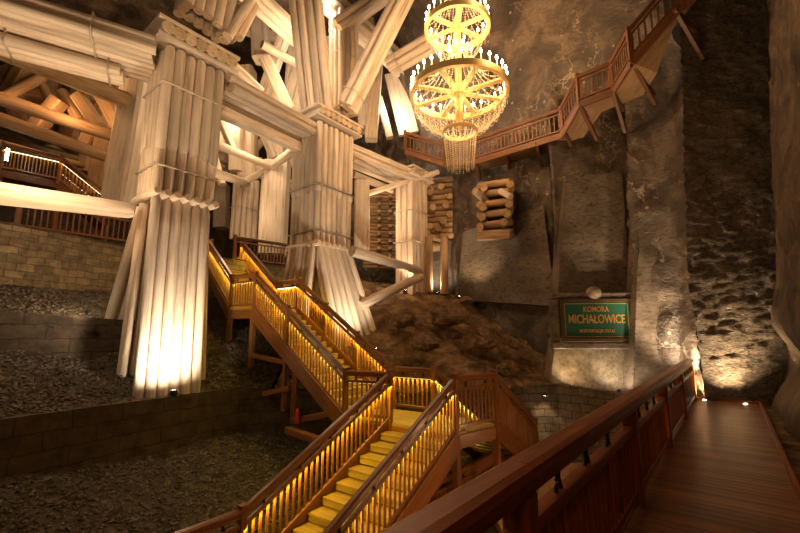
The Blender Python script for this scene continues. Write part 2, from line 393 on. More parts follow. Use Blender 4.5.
# rock ceiling
vs = []; n1 = 44; n2 = 46
for j in range(n2 + 1):
    for i in range(n1 + 1):
        x = -28 + 42 * i / n1; y = -4 + 34 * j / n2
        vs.append(V((x, y, 19.3 + .5 * fbm((x, y, 3), .25) + .15 * fbm((x, y, 3), 1.2))))
struct(MB().add(vs, [[j * (n1 + 1) + i, (j + 1) * (n1 + 1) + i, (j + 1) * (n1 + 1) + i + 1, j * (n1 + 1) + i + 1] for j in range(n2) for i in range(n1)], True).build('ceiling', M['rockdark']))

class RBF:
    def __init__(s, P):
        s.P = np.array(P, float); n = len(P); X = s.P[:, :2]
        A = np.zeros((n + 3, n + 3)); d = np.linalg.norm(X[:, None] - X[None], axis=2)
        A[:n, :n] = d; A[:n, :n] += 0; A[:n, n] = 1; A[:n, n + 1:] = X; A[n, :n] = 1; A[n + 1:, :n] = X.T
        s.w = np.linalg.solve(A, np.concatenate([s.P[:, 2], [0, 0, 0]]))
    def __call__(s, x, y):
        d = np.hypot(s.P[:, 0] - x, s.P[:, 1] - y); n = len(d)
        return float(d @ s.w[:n] + s.w[n] + s.w[n + 1] * x + s.w[n + 2] * y)
EDGE = [(-8.9, 4.2), (-7.0, 7.5), (-5.8, 9.7), (-4.5, 11.9), (-2.6, 12.4), (-.9, 12.55), (1.4, 12.75), (3.2, 12.7), (4.9, 13.3), (6.1, 12.2), (6.6, 11.0), (7.7, 10.9)]
upper_h = RBF([(-8.5, 5, .2), (-7, 7.5, .2), (-5.8, 9.7, .2), (-4.5, 11.9, .2), (-6.1, 10.7, .36), (-7.6, 10.2, .75), (-9.3, 9.4, 1.45), (-7.3, 10.9, 1.2), (-6.6, 13.6, 1.7), (-5.6, 13.2, 1.5), (-5, 12.4, .7), (-6.6, 15, 2.1), (-2.9, 14.4, 1.5), (-2.6, 12.4, .1),
    (-.9, 12.6, -.1), (1.5, 13.2, .2), (1.8, 14, .65), (3.2, 12.8, 0), (2.9, 16.8, 2.0), (.5, 19.3, 3.7), (2.6, 19, 3.4), (4.9, 13.4, .02), (5.4, 14.6, .1), (7, 14.3, -.1), (6.2, 12.3, -.1), (7.7, 11.3, -.1), (-5, 18, 3.9), (4.3, 17, 1.7), (-11, 8, 1.7), (0, 24, 4.3), (-1, 16.5, 2.3)])
ledge_h = RBF([(-9.9, 9.7, 2.25), (-7.9, 11.9, 2.05), (-10.9, 11.6, 3.0), (-9.6, 14.4, 3.1), (-7.4, 14, 2.3), (-13, 8, 2.6), (-12.5, 5, 2.2)])
lower_h = RBF([(-7, 7.5, -.68), (-5.5, 9.9, -1.0), (-3.9, 12, -.95), (-3.2, 6.5, -2.35), (-5, 5.5, -1.75), (-1, 9, -2.2), (-1, 12, -1.7), (-8.8, 4.5, -.9), (3, 11, -2.0), (5, 12.5, -2.0), (0, 5, -2.5), (6, 11, -2.0), (-3, 9.5, -1.5), (4, 6, -2.1)])
def edge_side(x, y):       # > 0 on the far (upper) side of the retaining edge
    best = None
    for (a, b) in zip(EDGE[:-1], EDGE[1:]):
        ax, ay = a; bx, by = b; dx, dy = bx - ax, by - ay
        t = max(0, min(1, ((x - ax) * dx + (y - ay) * dy) / (dx * dx + dy * dy)))
        d = math.hypot(x - ax - t * dx, y - ay - t * dy); sd = dx * (y - ay) - dy * (x - ax)
        if best is None or d < best[0] - 1e-9: best = (d, sd)
    return best[0] * (1 if best[1] > 0 else -1)
def terrain(name, h, x0, x1, y0, y1, res, keep, amp, sc, m, kind='structure', lift=0):
    nx = int((x1 - x0) / res); ny = int((y1 - y0) / res); idx = {}; vs = []; fs = []
    def vid(i, j):
        if (i, j) not in idx:
            x = x0 + i * res; y = y0 + j * res
            z = h(x, y) + amp * fbm((x, y, 1), sc, 6) + amp * .3 * abs(fbm((x, y, 7), sc * 4, 3)) + lift
            idx[(i, j)] = len(vs); vs.append(V((x, y, z)))
        return idx[(i, j)]
    for i in range(nx):
        for j in range(ny):
            if keep(x0 + (i + .5) * res, y0 + (j + .5) * res): fs.append([vid(i, j), vid(i + 1, j), vid(i + 1, j + 1), vid(i, j + 1)])
    return tag(MB().add(vs, fs, True).build(name, m), kind=kind)
LEDGE = [(-14.5, 4.6), (-12.2, 6.3), (-9.3, 9.5), (-7.35, 11.0), (-6.7, 14.2)]
def ledge_side(x, y):
    for (a, b) in zip(LEDGE[:-1], LEDGE[1:]):
        if a[1] <= y < b[1]:
            return x < a[0] + (b[0] - a[0]) * (y - a[1]) / (b[1] - a[1])
    return False
terrain('floor_terrace', upper_h, -14.5, -3.6, 3.5, 17, .14, lambda x, y: edge_side(x, y) > .05, .10, 1.2, M['gravel'])
terrain('floor_slope', upper_h, -3.6, 8.4, 11, 25, .09, lambda x, y: edge_side(x, y) > .05, .24, .8, M['soil'])
terrain('floor_ledge', ledge_h, -16, -6.6, 4.6, 15.8, .14, ledge_side, .09, 1.2, M['gravel'])
terrain('floor_lower', lower_h, -9.6, 8.0, 1.0, 13.8, .13, lambda x, y: edge_side(x, y) < .14, .08, 1.2, M['gravel'])
def blockwall(name, pl, z0, z1, m, th=.3, top=None, res=.12, amp=.02):
    """a masonry wall with real thickness, wandering along a plan line; z1 may be a list"""
    P = [V((*p, 0)) for p in pl]; zz = z1 if isinstance(z1, (list, tuple)) else [z1] * len(P)
    pts = []; acc = 0
    for k in range(len(P) - 1):
        L = (P[k + 1] - P[k]).length; n = max(1, int(L / .35)); t = (P[k + 1] - P[k]).normalized(); nn = V((t.y, -t.x, 0))
        for i in range(n + (k == len(P) - 2)):
            f = i / n; pts.append((P[k].lerp(P[k + 1], f), nn, zz[k] + (zz[k + 1] - zz[k]) * f, acc + L * f))
        acc += L
    rows = 14; vs = []; uvs = {}
    for p, nn, zt, u in pts:
        for j in range(rows + 1):
            z = z0 + (zt - z0) * j / rows; q = V((p.x, p.y, z)); q += nn * amp * fbm(q, 2.5, 4); vs.append(q); uvs[tuple(round(c, 4) for c in q)] = (u, z)
        for q in (V((p.x, p.y, zt)) - nn * th, V((p.x, p.y, z0)) - nn * th): vs.append(q); uvs[tuple(round(c, 4) for c in q)] = (u, zt + th)
    C = rows + 3; fs = []
    for k in range(len(pts) - 1):
        for j in range(C - 1): fs.append([k * C + j, (k + 1) * C + j, (k + 1) * C + j + 1, k * C + j + 1])
    fs.append(list(range(C - 1, -1, -1))); fs.append([(len(pts) - 1) * C + j for j in range(C)])
    o = MB().add(vs, fs).build(name, m, uvf=lambda q: uvs.get(tuple(round(c, 4) for c in q), (0, 0)))
    return struct(o)
blockwall('wall_retaining', EDGE[:7], -2.9, [.27, .27, .27, .27, .1, -.1, .1], M['retain'], .3)
blockwall('wall_niche', [(1.4, 12.75), (3.25, 12.62), (3.45, 13.0), (4.9, 13.2), (5.1, 12.8), (6.0, 12.1), (6.5, 11.1)], -2.9, [.1, .12, .14, .22, .2, .1, .0], M['mason'], .32)
blockwall('wall_ledge', LEDGE, .2, [2.3, 2.3, 2.28, 2.12, 2.1], M['retain'], .25)
blockwall('wall_terrace', [(-21, 4.5), (-15.5, 7.2), (-11.2, 11.5), (-9.9, 14.6), (-8.2, 15.2), (-7.0, 17.8), (-4.4, 20.4), (-2, 23)], 1.5, 4.85, M['masonyel'], .5)
# upper floor level behind the timbers
vs = [(-22, 6), (-15.5, 7.25), (-11.3, 11.6), (-10.0, 14.7), (-8.3, 15.3), (-7.05, 17.85), (-4.45, 20.45), (-2.0, 23.2), (-2, 26), (-14, 28.5), (-24, 21)]
b = MB(); n = len(vs)
b.add([V((*p, 4.95)) for p in vs] + [V((*p, 4.6)) for p in vs], [list(range(n - 1, -1, -1)), list(range(n, 2 * n))] + [[i, (i + 1) % n, n + (i + 1) % n, n + i] for i in range(n)])
struct(b.build('floor_upper', M['rockdark']))
# pale dressed salt block under the sign
b = MB(); fm = lookz(V((6.85, 14.2, -.6)), V((6.83, 14.25, 3)), (0, 1, 0))
P0 = at(549, 392, 14.05); P1 = at(633, 398, 13.85); P2 = at(627, 341, 13.95); P3 = at(556, 338, 14.15)
vs = []
for j in range(13):
    for i in range(19):
        q = P0.lerp(P1, i / 18).lerp(P3.lerp(P2, i / 18), j / 12); q.y -= .06 * fbm(q, 1.3); vs.append(q)
b.add(vs, [[j * 19 + i, j * 19 + i + 1, (j + 1) * 19 + i + 1, (j + 1) * 19 + i] for j in range(12) for i in range(18)], True)
rim = [P3, P2]; b.add([P3, P2, P2 + V((0, .7, 0)), P3 + V((0, .7, 0))], [[0, 1, 2, 3]]); b.add([P0, P3, P3 + V((0, .7, 0)), P0 + V((0, .7, 0))], [[0, 1, 2, 3]]); b.add([P1, P1 + V((0, .7, 0)), P2 + V((0, .7, 0)), P2], [[0, 1, 2, 3]])
struct(b.build('trim_1', M['plinth']))
# carved rock faces standing a little proud of the back wall
def slab(name, q, th, m, amp=.05):
    P = [at(*p) for p in q]; vs = []; n = 22
    for j in range(n + 1):
        for i in range(n + 1):
            p = P[0].lerp(P[1], i / n).lerp(P[3].lerp(P[2], i / n), j / n); p.y -= amp * fbm(p, 1.2, 5); vs.append(p)
    b = MB().add(vs, [[j * (n + 1) + i, j * (n + 1) + i + 1, (j + 1) * (n + 1) + i + 1, (j + 1) * (n + 1) + i] for j in range(n) for i in range(n)], True)
    d = V((0, th, 0))
    for a, c in ((0, 1), (1, 2), (2, 3), (3, 0)): b.add([P[a], P[c], P[c] + d, P[a] + d], [[0, 3, 2, 1]])
    return struct(b.build(name, m))
M['face'] = rock('pale_carved_face', [(.3, (.085, .064, .046)), (.5, (.15, .115, .085)), (.7, (.22, .175, .13))], .8, .45, .6, 5, .5, .03, (1, 1, 2.4), (2.2, .70, (.5, .42, .32)))
slab('trim_2', [(555, 333, 14.3), (633, 333, 14.1), (622, 172, 14.25), (566, 176, 14.45)], .7, M['face'])
slab('trim_3', [(633, 390, 13.1), (679, 392, 12.6), (675, 190, 12.75), (640, 200, 13.2)], .6, M['face'], .08)
slab('trim_4', [(457, 300, 19.2), (556, 306, 15.4), (543, 205, 15.75), (463, 232, 18.7)], .7, M['face'])

# gravel stones: countless, so each bed is one object
def gravel(name, label, h, reg, n, smin, smax):
    b = MB(); k = 0
    while k < n:
        x, y = reg(); 
        if x is None: continue
        z = h(x, y); s = rng.uniform(smin, smax); rot = Matrix.Rotation(rng.random() * 6, 3, 'Z') @ Matrix.Rotation(rng.random() * 3, 3, 'X')
        vs = [rot @ V(c) * s * rng.uniform(.7, 1.25) for c in ((1.2, 0, 0), (-1.2, 0, 0), (0, .9, 0), (0, -.9, 0), (0, 0, .6), (0, 0, -.6))]
        z += amp_h(h, x, y)
        b.add([V((x, y, z + s * .15)) + v for v in vs], [[0, 2, 4], [2, 1, 4], [1, 3, 4], [3, 0, 4], [2, 0, 5], [1, 2, 5], [3, 1, 5], [0, 3, 5]])
        k += 1
    return tag(b.build(name, M['stone']), label, 'gravel', kind='stuff')
def amp_h(h, x, y):
    a = .10 if h is upper_h else .09 if h is ledge_h else .08
    return a * fbm((x, y, 1), 1.2, 6) + a * .3 * abs(fbm((x, y, 7), 4.8, 3))
def reg_lower():
    x = rng.uniform(-9, -1.2); y = rng.uniform(3.6, 12); return (x, y) if edge_side(x, y) < -.1 else (None, None)
def reg_terr():
    x = rng.uniform(-10.5, -4); y = rng.uniform(5, 15); return (x, y) if edge_side(x, y) > .1 and not ledge_side(x, y) else (None, None)
def reg_ledge():
    x = rng.uniform(-13, -8.4); y = rng.uniform(6.5, 14.2); return (x, y) if ledge_side(x, y) and ledge_side(x + .2, y) else (None, None)
gravel('lower_gravel', 'loose dark gravel on the ground below the stairs and the retaining wall', lower_h, reg_lower, 9000, .025, .06)
gravel('terrace_gravel', 'loose grey gravel on the terrace round the foot of the floodlit timber pillar', upper_h, reg_terr, 9000, .03, .07)
gravel('ledge_gravel', 'pale gravel on the narrow ledge in front of the yellowish stone wall', ledge_h, reg_ledge, 4000, .03, .07)

# ------------------------------------------------------------------ railings and stairs
def railing(name, label, p0, p1, H=1.1, n0=True, n1=True, led=None, mt='stair', group=None, cat='railing', spc=.125, bal=(.05, .022), hr=(.12, .09), iron=True, drop0=0, drop1=0, power=9, newel=.11, side=1, energyk=1, sub=.25, ledm='led', post_m=None, mids=()):
    """p0, p1: floor points under the rail's centre line. led: True puts the strip under the middle rail on the given side"""
    p0 = V(p0); p1 = V(p1); root = empty(name, p0, label, cat, group); m = M[mt]; up = V((0, 0, 1))
    L = (p1 - p0).length; h = V(((p1 - p0).x, (p1 - p0).y, 0)); hl = h.length; h.normalize(); sd = V((h.y, -h.x, 0)) * side
    z = lambda a: V((0, 0, a))
    e = (p1 - p0).normalized() * .06
    b = MB().prism(p0 + z(H - hr[1] / 2) - e, p1 + z(H - hr[1] / 2) + e, hr[0], hr[1], up, .25)
    b.prism(p0 + z(H - hr[1] - .02), p1 + z(H - hr[1] - .02), hr[0] * .62, .045, up)
    b.build('handrail', m, root, lookz(p0, p1))
    MB().prism(p0 + z(H - sub), p1 + z(H - sub), hr[0] * .55, .06, up).build('middle_rail', m, root, lookz(p0, p1))
    MB().prism(p0 + z(.11), p1 + z(.11), hr[0] * .55, .07, up).build('bottom_rail', m, root, lookz(p0, p1))
    n = max(2, int(hl / spc))
    for i in range(n):
        q = p0.lerp(p1, (i + .5) / n); bb = MB()
        bb.prism(q + z(.12), q + z(H - sub), bal[1], bal[0], h, .1)
        bb.build('baluster', m, root, lookz(q, q + z(1), h))
    for flag, q, dr in [(n0, p0, drop0), (n1, p1, drop1)] + [(True, p0.lerp(p1, t), d_) for t, d_ in mids]:
        if flag:
            bb = MB().prism(q + z(-.12 - dr), q + z(H + .02), newel, newel, h, .08).prism(q + z(H + .02), q + z(H + .055), newel + .03, newel + .03, h, .1)
            bb.build('newel_post', M[post_m] if post_m else m, root, lookz(q, q + z(1), h))
    if iron:
        k = max(1, round(hl / .75))
        for i in range(k):
            q = p0.lerp(p1, (i + .5) / k); a = z(H - hr[1] - .04); c = z(H - sub + .03); bb = MB()
            w = h * .045
            bb.cyl(q + a - w, q + c + w, .010, None, 6).cyl(q + a + w, q + c - w, .010, None, 6).cyl(q + a - w * .2, q + c - w * .2, .014, None, 6)
            bb.build('iron_bracket', M['iron'], root, lookz(q, q + z(1), h))
    if led:
        dl = .030 if ledm == 'led' else .038; q0 = p0 + z(H - sub - dl) + sd * .01; q1 = p1 + z(H - sub - dl) + sd * .01
        MB().prism(q0, q1, .014, .014, up).build('led_strip', M[ledm], root, lookz(q0, q1))
        fr = lookz(q0, q1); mid = (q0 + q1) / 2 - z(.03) + sd * .05
        # a thin area lamp along the strip, facing down and slightly back to the balusters
        dirn = (-up - sd * .25).normalized(); xa = (q1 - q0).normalized(); za = -dirn; ya = za.cross(xa).normalized(); za = xa.cross(ya)
        mm = Matrix((xa, ya, za)).transposed()
        light('AREA', mid, power * L * energyk, LEDY, L, quat=mm.to_quaternion(), sy=.03)
    return root
def flight(label, a, b, bottomdir, drop, run, n, mt='stair', led=False, thick=.26, name='stair_flight', group=None):
    """a,b: top left / top right corners (at the landing's level)"""
    a = V(a); b = V(b); root = empty(name, a, label, 'stairs', group); dv = V((*bottomdir, 0)).normalized(); across = (b - a).normalized()
    for k in range(n):
        o = dv * run * (k + .5) / n + V((0, 0, -drop * (k + 1) / (n + 0)))
        q0 = a + o; q1 = b + o; g = run / n
        MB().prism(q0 + V((0, 0, -.02)), q1 + V((0, 0, -.02)), g + .04, .04, dv.cross(across), .15).build('tread', M['tread'], root, lookz(q0, q1, (0, 0, 1)))
        r0 = a + dv * run * k / n + V((0, 0, -drop * (k + .5) / n)); r1 = r0 + (b - a)
        MB().prism(r0, r1, .02, drop / n - .04, (0, 0, 1), .1).build('riser', M['tread'], root, lookz(r0, r1, (0, 0, 1)))
    end = dv * run + V((0, 0, -drop))
    for q in (a, b):
        s = 1 if q is b else -1; off = across * .04 * s + V((0, 0, -.16))
        MB().prism(q + off, q + off + end, .07, thick + .12, (0, 0, 1), .06).build('stringer', M[mt], root, lookz(q, q + end))
    return root
def deck(label, poly, z, th=.05, name='stair_landing', mt='tread', joist=True, bm='stair', bdir=None, depth=.26):
    c = V((sum(p[0] for p in poly) / len(poly), sum(p[1] for p in poly) / len(poly), z)); root = empty(name, c, label, 'landing')
    n = len(poly); b = MB()
    top = [V((*p, z)) for p in poly]; bot = [V((*p, z - th)) for p in poly]
    area = sum(poly[i][0] * poly[(i + 1) % n][1] - poly[(i + 1) % n][0] * poly[i][1] for i in range(n))
    f = list(range(n)) if area > 0 else list(range(n - 1, -1, -1))
    b.add(top + bot, [f, [n + i for i in reversed(f)]] + [[i, n + i, n + (i + 1) % n, (i + 1) % n] for i in range(n)])
    b.build('deck_board', M[mt], root, lookz(c, c + V((*(bdir or (1, 0)), 0)), (0, 0, 1)))
    if joist:
        for i in range(n):
            q0 = bot[i] - V((0, 0, depth / 2)); q1 = bot[(i + 1) % n] - V((0, 0, depth / 2))
            MB().prism(q0, q1, .07, depth, (0, 0, 1), .06).build('edge_beam', M[bm], root, lookz(q0, q1))
    return root
def post(root, p, z0, z1, w=.13, m='stair', name='support_post'):
    MB().prism((p[0], p[1], z0), (p[0], p[1], z1), w, w, (D.x, D.y, 0), .08).build(name, M[m], root, lookz(V((p[0], p[1], z0)), V((p[0], p[1], z1))))

# --- landing 2 and flight C
ZL2, ZL1, ZL3, ZUP = -.2, 2.55, -1.98, 4.95
A2 = (-1.30, 10.1); B2 = (-.23, 9.6); C2 = (1.12, 8.62); E2 = (2.12, 9.5); F2 = (.85, 10.62); G2 = (-.18, 11.32)
l2 = deck('wide wooden landing where the lowest lit flight, the long flight and the side flight meet', [A2, B2, C2, E2, F2, G2], ZL2, bdir=(.78, -.62))
for p in (C2, E2, A2, B2): post(l2, p, -2.6, ZL2 - .05)
DC = (-.61, -.79); RC = 3.55; DRC = ZL2 - ZL3
dC = V((*DC, 0)).normalized()
c_l0 = V((*B2, ZL2)); c_r0 = V((*C2, ZL2)); c_l1 = c_l0 + dC * RC + V((0, 0, -DRC)); c_r1 = c_r0 + dC * RC + V((0, 0, -DRC))
flight('lowest lit stair flight with yellow glowing treads, running down to the bottom edge', c_l0, c_r0, DC, DRC, RC, 11)
KL = dict(led=True)
railing('stair_railing', 'left railing of the lowest lit flight, with a glowing strip behind its balusters', c_l0, c_l1, side=-1, n1=False, **KL)
railing('stair_railing', 'right railing of the lowest flight, nearest the big foreground handrail', c_r0, c_r1, side=1, n1=True, **KL)
c_l2 = c_l1 + dC * 1.9; c_r2 = c_r1 + dC * 2.2
railing('stair_railing', 'short level railing at the very bottom left of the stairs, above the gravel', c_l1, c_l2, n0=True, n1=True, mt='stair', drop0=.6)
l3 = deck('lowest stair landing at the bottom edge, left of centre', [tuple(c_l1[:2]), tuple(c_l2[:2]), tuple(c_r2[:2]), tuple(c_r1[:2])], ZL3)
for q in (c_l2, c_r2): post(l3, q, -2.8, ZL3 - .05)
# railings of landing 2
z2 = lambda p: V((*p, ZL2))
railing('stair_railing', 'short railing between the long flight and the lowest flight, landing corner', z2(A2), z2(B2), n1=False, side=-1, **KL)
railing('stair_railing', 'lit railing at the back of the wide landing, rocky slope behind', z2(G2), z2(F2), side=1, **KL)
railing('stair_railing', 'unlit brown railing panel on the right front of the wide landing', z2(C2), z2(E2), n0=False, n1=False, drop1=0)
# --- flight D, away to the right
DD = (.56, .83); RD = 2.9; DRD = 1.5; dD = V((*DD, 0)).normalized(); endD = dD * RD + V((0, 0, -DRD))
flight('stair flight going down away from the wide landing to the masonry niche', z2(F2), z2(E2), DD, DRD, RD, 9)
railing('stair_railing', 'right railing of the flight that descends to the masonry niche', z2(E2), z2(E2) + endD, side=-1, n1=True)
railing('stair_railing', 'left railing of the flight that descends to the masonry niche, with lit strip', z2(F2), z2(F2) + endD, side=1, n0=False, **KL)
# --- flight B
B_l0 = V((-4.54, 12.8, ZL1)); B_r0 = V((-3.53, 14.15, ZL1))
endB = V((A2[0], A2[1], ZL2)) - B_l0; endBr = V((G2[0], G2[1], ZL2)) - B_r0
eb = V((endB.x + endBr.x, endB.y + endBr.y, 0)) / 2
B_r1 = V((*G2, ZL2))
flight('long lit stair flight beside the second timber pillar', B_l0, B_r0, (eb.x, eb.y), ZL1 - ZL2, V((eb.x, eb.y, 0)).length, 16)
railing('stair_railing', 'left railing of the long lit flight, facing the viewer', B_l0, V((*A2, ZL2)), side=-1, n1=True, drop1=.1, mids=[(.42, 1.6)], **KL)
railing('stair_railing', 'right railing of the long lit flight, passing the foot of the second timber pillar', B_r0, B_r1, side=1, mids=[(.35, .3), (.68, .3)], **KL)
# --- landing 1
A1 = (-5.54, 13.45); D1 = (-4.5, 14.95)
l1 = deck('upper stair landing on tall posts, between the two upper flights', [A1, (-4.54, 12.8), (-3.53, 14.15), D1], ZL1)
for p, zb in ((A1, .6), ((-4.54, 12.8), -.2), ((-3.53, 14.15), 1.2)): post(l1, p, zb, ZL1 - .05, .15)
z1_ = lambda p: V((*p, ZL1))
railing('stair_railing', 'short front railing of the upper landing on tall posts', z1_(A1), B_l0, n1=False, side=-1, **KL)
railing('stair_railing', 'short back railing of the upper landing with a white lit strip', z1_(D1), B_r0, n1=False, side=1, ledm='ledw', **KL)
# --- flight A
DA = (.61, -.79); RA = 4.75; dA = V((*DA, 0)).normalized()
A_l0 = V((*A1, ZL1)) - dA * RA + V((0, 0, ZUP - ZL1)); A_r0 = V((*D1, ZL1)) - dA * RA * .99 + V((0, 0, ZUP - ZL1))
flight('topmost lit stair flight, leading up behind the first timber pillar', A_l0, A_r0, (dA.x, dA.y), ZUP - ZL1, RA, 14)
railing('stair_railing', 'left railing of the topmost lit flight, beside the first timber pillar', A_l0, V((*A1, ZL1)), side=-1, n1=False, **KL)
railing('stair_railing', 'right railing of the topmost lit flight, below the upper gallery', A_r0, V((*D1, ZL1)), side=1, **KL)
# --- timber props under flight B
def prop(label, p, q, w, m='stair', name='stair_prop'): return tag(timber(name, p, q, w, w, None, M[m], None), label, 'timber prop')
prop('upright brown post under the middle of the long lit flight', at(293, 420, 11.6), at(297, 345, 11.6), .14)
prop('horizontal brown beam under the upper landing, crossing between the posts', at(251, 355, 12.6), at(292, 364, 11.7), .13)
prop('low horizontal brown beam left of the fire extinguisher', at(264, 394, 12.0), at(290, 388, 11.5), .14)
prop('brown sill beam running right from the fire extinguisher', at(292, 421, 11.4), at(340, 412, 10.9), .15)
prop('thick wooden sill beam lying below the fire extinguisher', at(288, 430, 11.0), at(325, 443, 9.8), .18)
def extinguisher(label, p, s=1):
    root = empty('fire_extinguisher', p, label, 'fire extinguisher'); m = Matrix.Translation(p)
    MB().lathe([(.02, 0), (.085 * s, .01), (.09 * s, .05 * s), (.09 * s, .42 * s), (.07 * s, .48 * s), (.03, .52 * s), (.025, .56 * s)], m, 14).build('cylinder_body', M['red'], root)
    MB().box((-.03, -.012, .55 * s), (.08, .012, .58 * s), m).box((-.03, -.01, .6 * s), (.09, .01, .62 * s), m).build('lever_handle', M['black'], root)
    MB().tube([V(p) + V((.03, -.02, .54 * s)), V(p) + V((.13, -.03, .5 * s)), V(p) + V((.14, -.03, .3 * s)), V(p) + V((.12, -.03, .12 * s))], .012).build('hose', M['black'], root)
extinguisher('red fire extinguisher by the foot of the post under the long flight', at(297, 424, 11.2), .72)
extinguisher('red fire extinguisher half hidden behind the lowest flight\'s left handrail', at(335, 430, 10.6), .8)
# --- lower side flight seen under the landing
q0 = at(405, 533, 8.0); q1 = at(520, 466, 11.6)
railing('stair_railing', 'low railing seen beneath the wide landing, between its posts', q0 - V((0, 0, .45)), q1 - V((0, 0, .45)), n0=False, n1=False, spc=.13)
tag(timber('stair_beam', at(432, 500, 8.9), at(492, 456, 10.4), .13, .24, None, M['stair']), 'heavy slanting beam beneath the wide landing, between its two posts', 'beam')
tag(timber('stair_beam', at(423, 505, 8.7), at(466, 430, 8.9), .12, .20, None, M['stair']), 'steep diagonal brace under the right side of the lowest flight', 'beam')
# lower wooden floor
struct(MB().box((1.9, 5.5, -2.02), (6.4, 12.4, -1.86)).build('floor_boards', M['galdeck']))

# --- foreground walkway
b = MB()
for k in range(118):
    s = -1.8 + k * .135
    b.prism(wk(s, .93, -.03) , wk(s, -.40, -.03), .131, .06, (0, 0, 1), .06)
struct(b.build('floor_walkway', M['deck'], None, lookz(wk(0, .9), wk(0, -.4), (0, 0, 1))))
tag(timber('walkway_curb', wk(-1.5, -.42, -.01), wk(14.1, -.42, -.01), .06, .10, None, M['mahog']), 'low wooden curb along the right side of the walkway, beside the rock', 'curb')
tag(timber('walkway_curb', wk(14.12, .95, 0), wk(14.12, -.44, 0), .06, .10, None, M['mahog']), 'wooden curb across the far end of the walkway', 'curb')
tag(timber('walkway_beam', wk(-1.8, .99, -.17), wk(14.1, .99, -.17), .10, .34, None, M['mahog']), 'long edge beam carrying the walkway under the foreground railing', 'beam')
struct(MB().add([wk(s, l, -.1) + V((0, 0, .03 * fbm((s, l, 0), 2))) for s in [x * .2 for x in range(-12, 78)] for l in (-.44, -.6, -.8, -1.1, -1.4)], [[i * 5 + j, i * 5 + j + 1, (i + 1) * 5 + j + 1, (i + 1) * 5 + j] for i in range(89) for j in range(4)], True).build('floor_verge', M['soil']))
cuts = [-1.6, 2.2, 5.2, 7.95, 10.75, 13.85]
names = ['foreground railing bay running out of the bottom edge', 'foreground railing bay with three iron brackets in clear view', 'third railing bay of the foreground walkway', 'fourth railing bay of the foreground walkway, shrinking away', 'farthest railing bay, ending at the lit post by the rock face']
# one continuous moulded handrail lies over all the bays
pr = [(-.085, -.035), (-.095, -.01), (-.085, .03), (-.05, .048), (.05, .048), (.085, .03), (.095, -.01), (.085, -.035)]
def profile(name, s0, s1, l, z, pr, m, root=None):
    a = wk(s0, l, z); c = wk(s1, l, z); fr = lookz(a, c, (0, 0, 1)); n = len(pr); L = s1 - s0
    bb = MB().add([fr @ V((x, y, 0)) for x, y in pr] + [fr @ V((x, y, L)) for x, y in pr], [[i, n + i, n + (i + 1) % n, (i + 1) % n][::-1] for i in range(n)] + [list(range(n - 1, -1, -1)), list(range(n, 2 * n))])
    return bb.build(name, m, root, fr)
root = empty('walkway_handrail', wk(-1.6, .95, 1.05), 'thick moulded dark red handrail sweeping from the bottom edge to the far rock face', 'handrail')
for k, (a, c) in enumerate(zip(cuts[:-1], cuts[1:])):
    profile('handrail_length', a + .002, c - .002 if k < 4 else c + .1, .95, 1.035, pr, M['mahog'], root)
profile('under_moulding', -1.6, 13.9, .95, .965, [(-.06, -.035), (-.06, .035), (.06, .035), (.06, -.035)][::-1], M['mahog'], root)
for k, (a, c) in enumerate(zip(cuts[:-1], cuts[1:])):
    root = empty('walkway_railing', wk(a, .95), names[k] , 'railing')
    timber('middle_rail', wk(a + .07, .95, .74), wk(c - .07, .95, .74), .10, .075, root, M['mahog'])
    timber('bottom_rail', wk(a + .07, .95, .10), wk(c - .07, .95, .10), .07, .07, root, M['mahog'])
    n = 20
    for i in range(n):
        s = a + .12 + (c - a - .24) * (i + .5) / n
        timber('baluster', wk(s, .95, .13), wk(s, .95, .71), .042, .042, root, M['mahog'], D)
    for i in range(3):
        s = a + (c - a) * (.2, .42, .65)[i]; bb = MB()
        bb.tube([wk(s - .05, .95, .775), wk(s - .035, .95, .81), wk(s - .012, .95, .85), wk(s - .022, .95, .89), wk(s + .01, .95, .935)], .014)
        bb.tube([wk(s + .05, .95, .775), wk(s + .035, .95, .81), wk(s + .012, .95, .85), wk(s + .022, .95, .89), wk(s - .01, .95, .935)], .014)
        bb.cyl(wk(s - .03, .95, .845), wk(s + .03, .95, .845), .012, None, 6)
        bb.build('iron_bracket', M['iron'], root, lookz(wk(s, .95, .8), wk(s, .95, .9), D))
for k, s in enumerate(cuts):
    lab = ['newel post at the near end of the foreground railing, cut by the bottom edge', 'nearest broad post of the foreground railing', 'second post of the foreground railing', 'third post of the foreground railing', 'fourth post of the foreground railing', 'end post of the foreground railing beside the glowing rock'][k]
    tag(timber('walkway_post', wk(s, .95, -.3), wk(s, .95, .93), .15, .15, None, M['mahog'] if k < 5 else M['tread'], D), lab, 'post')  # end post gets paler wood to imitate the orange light on it
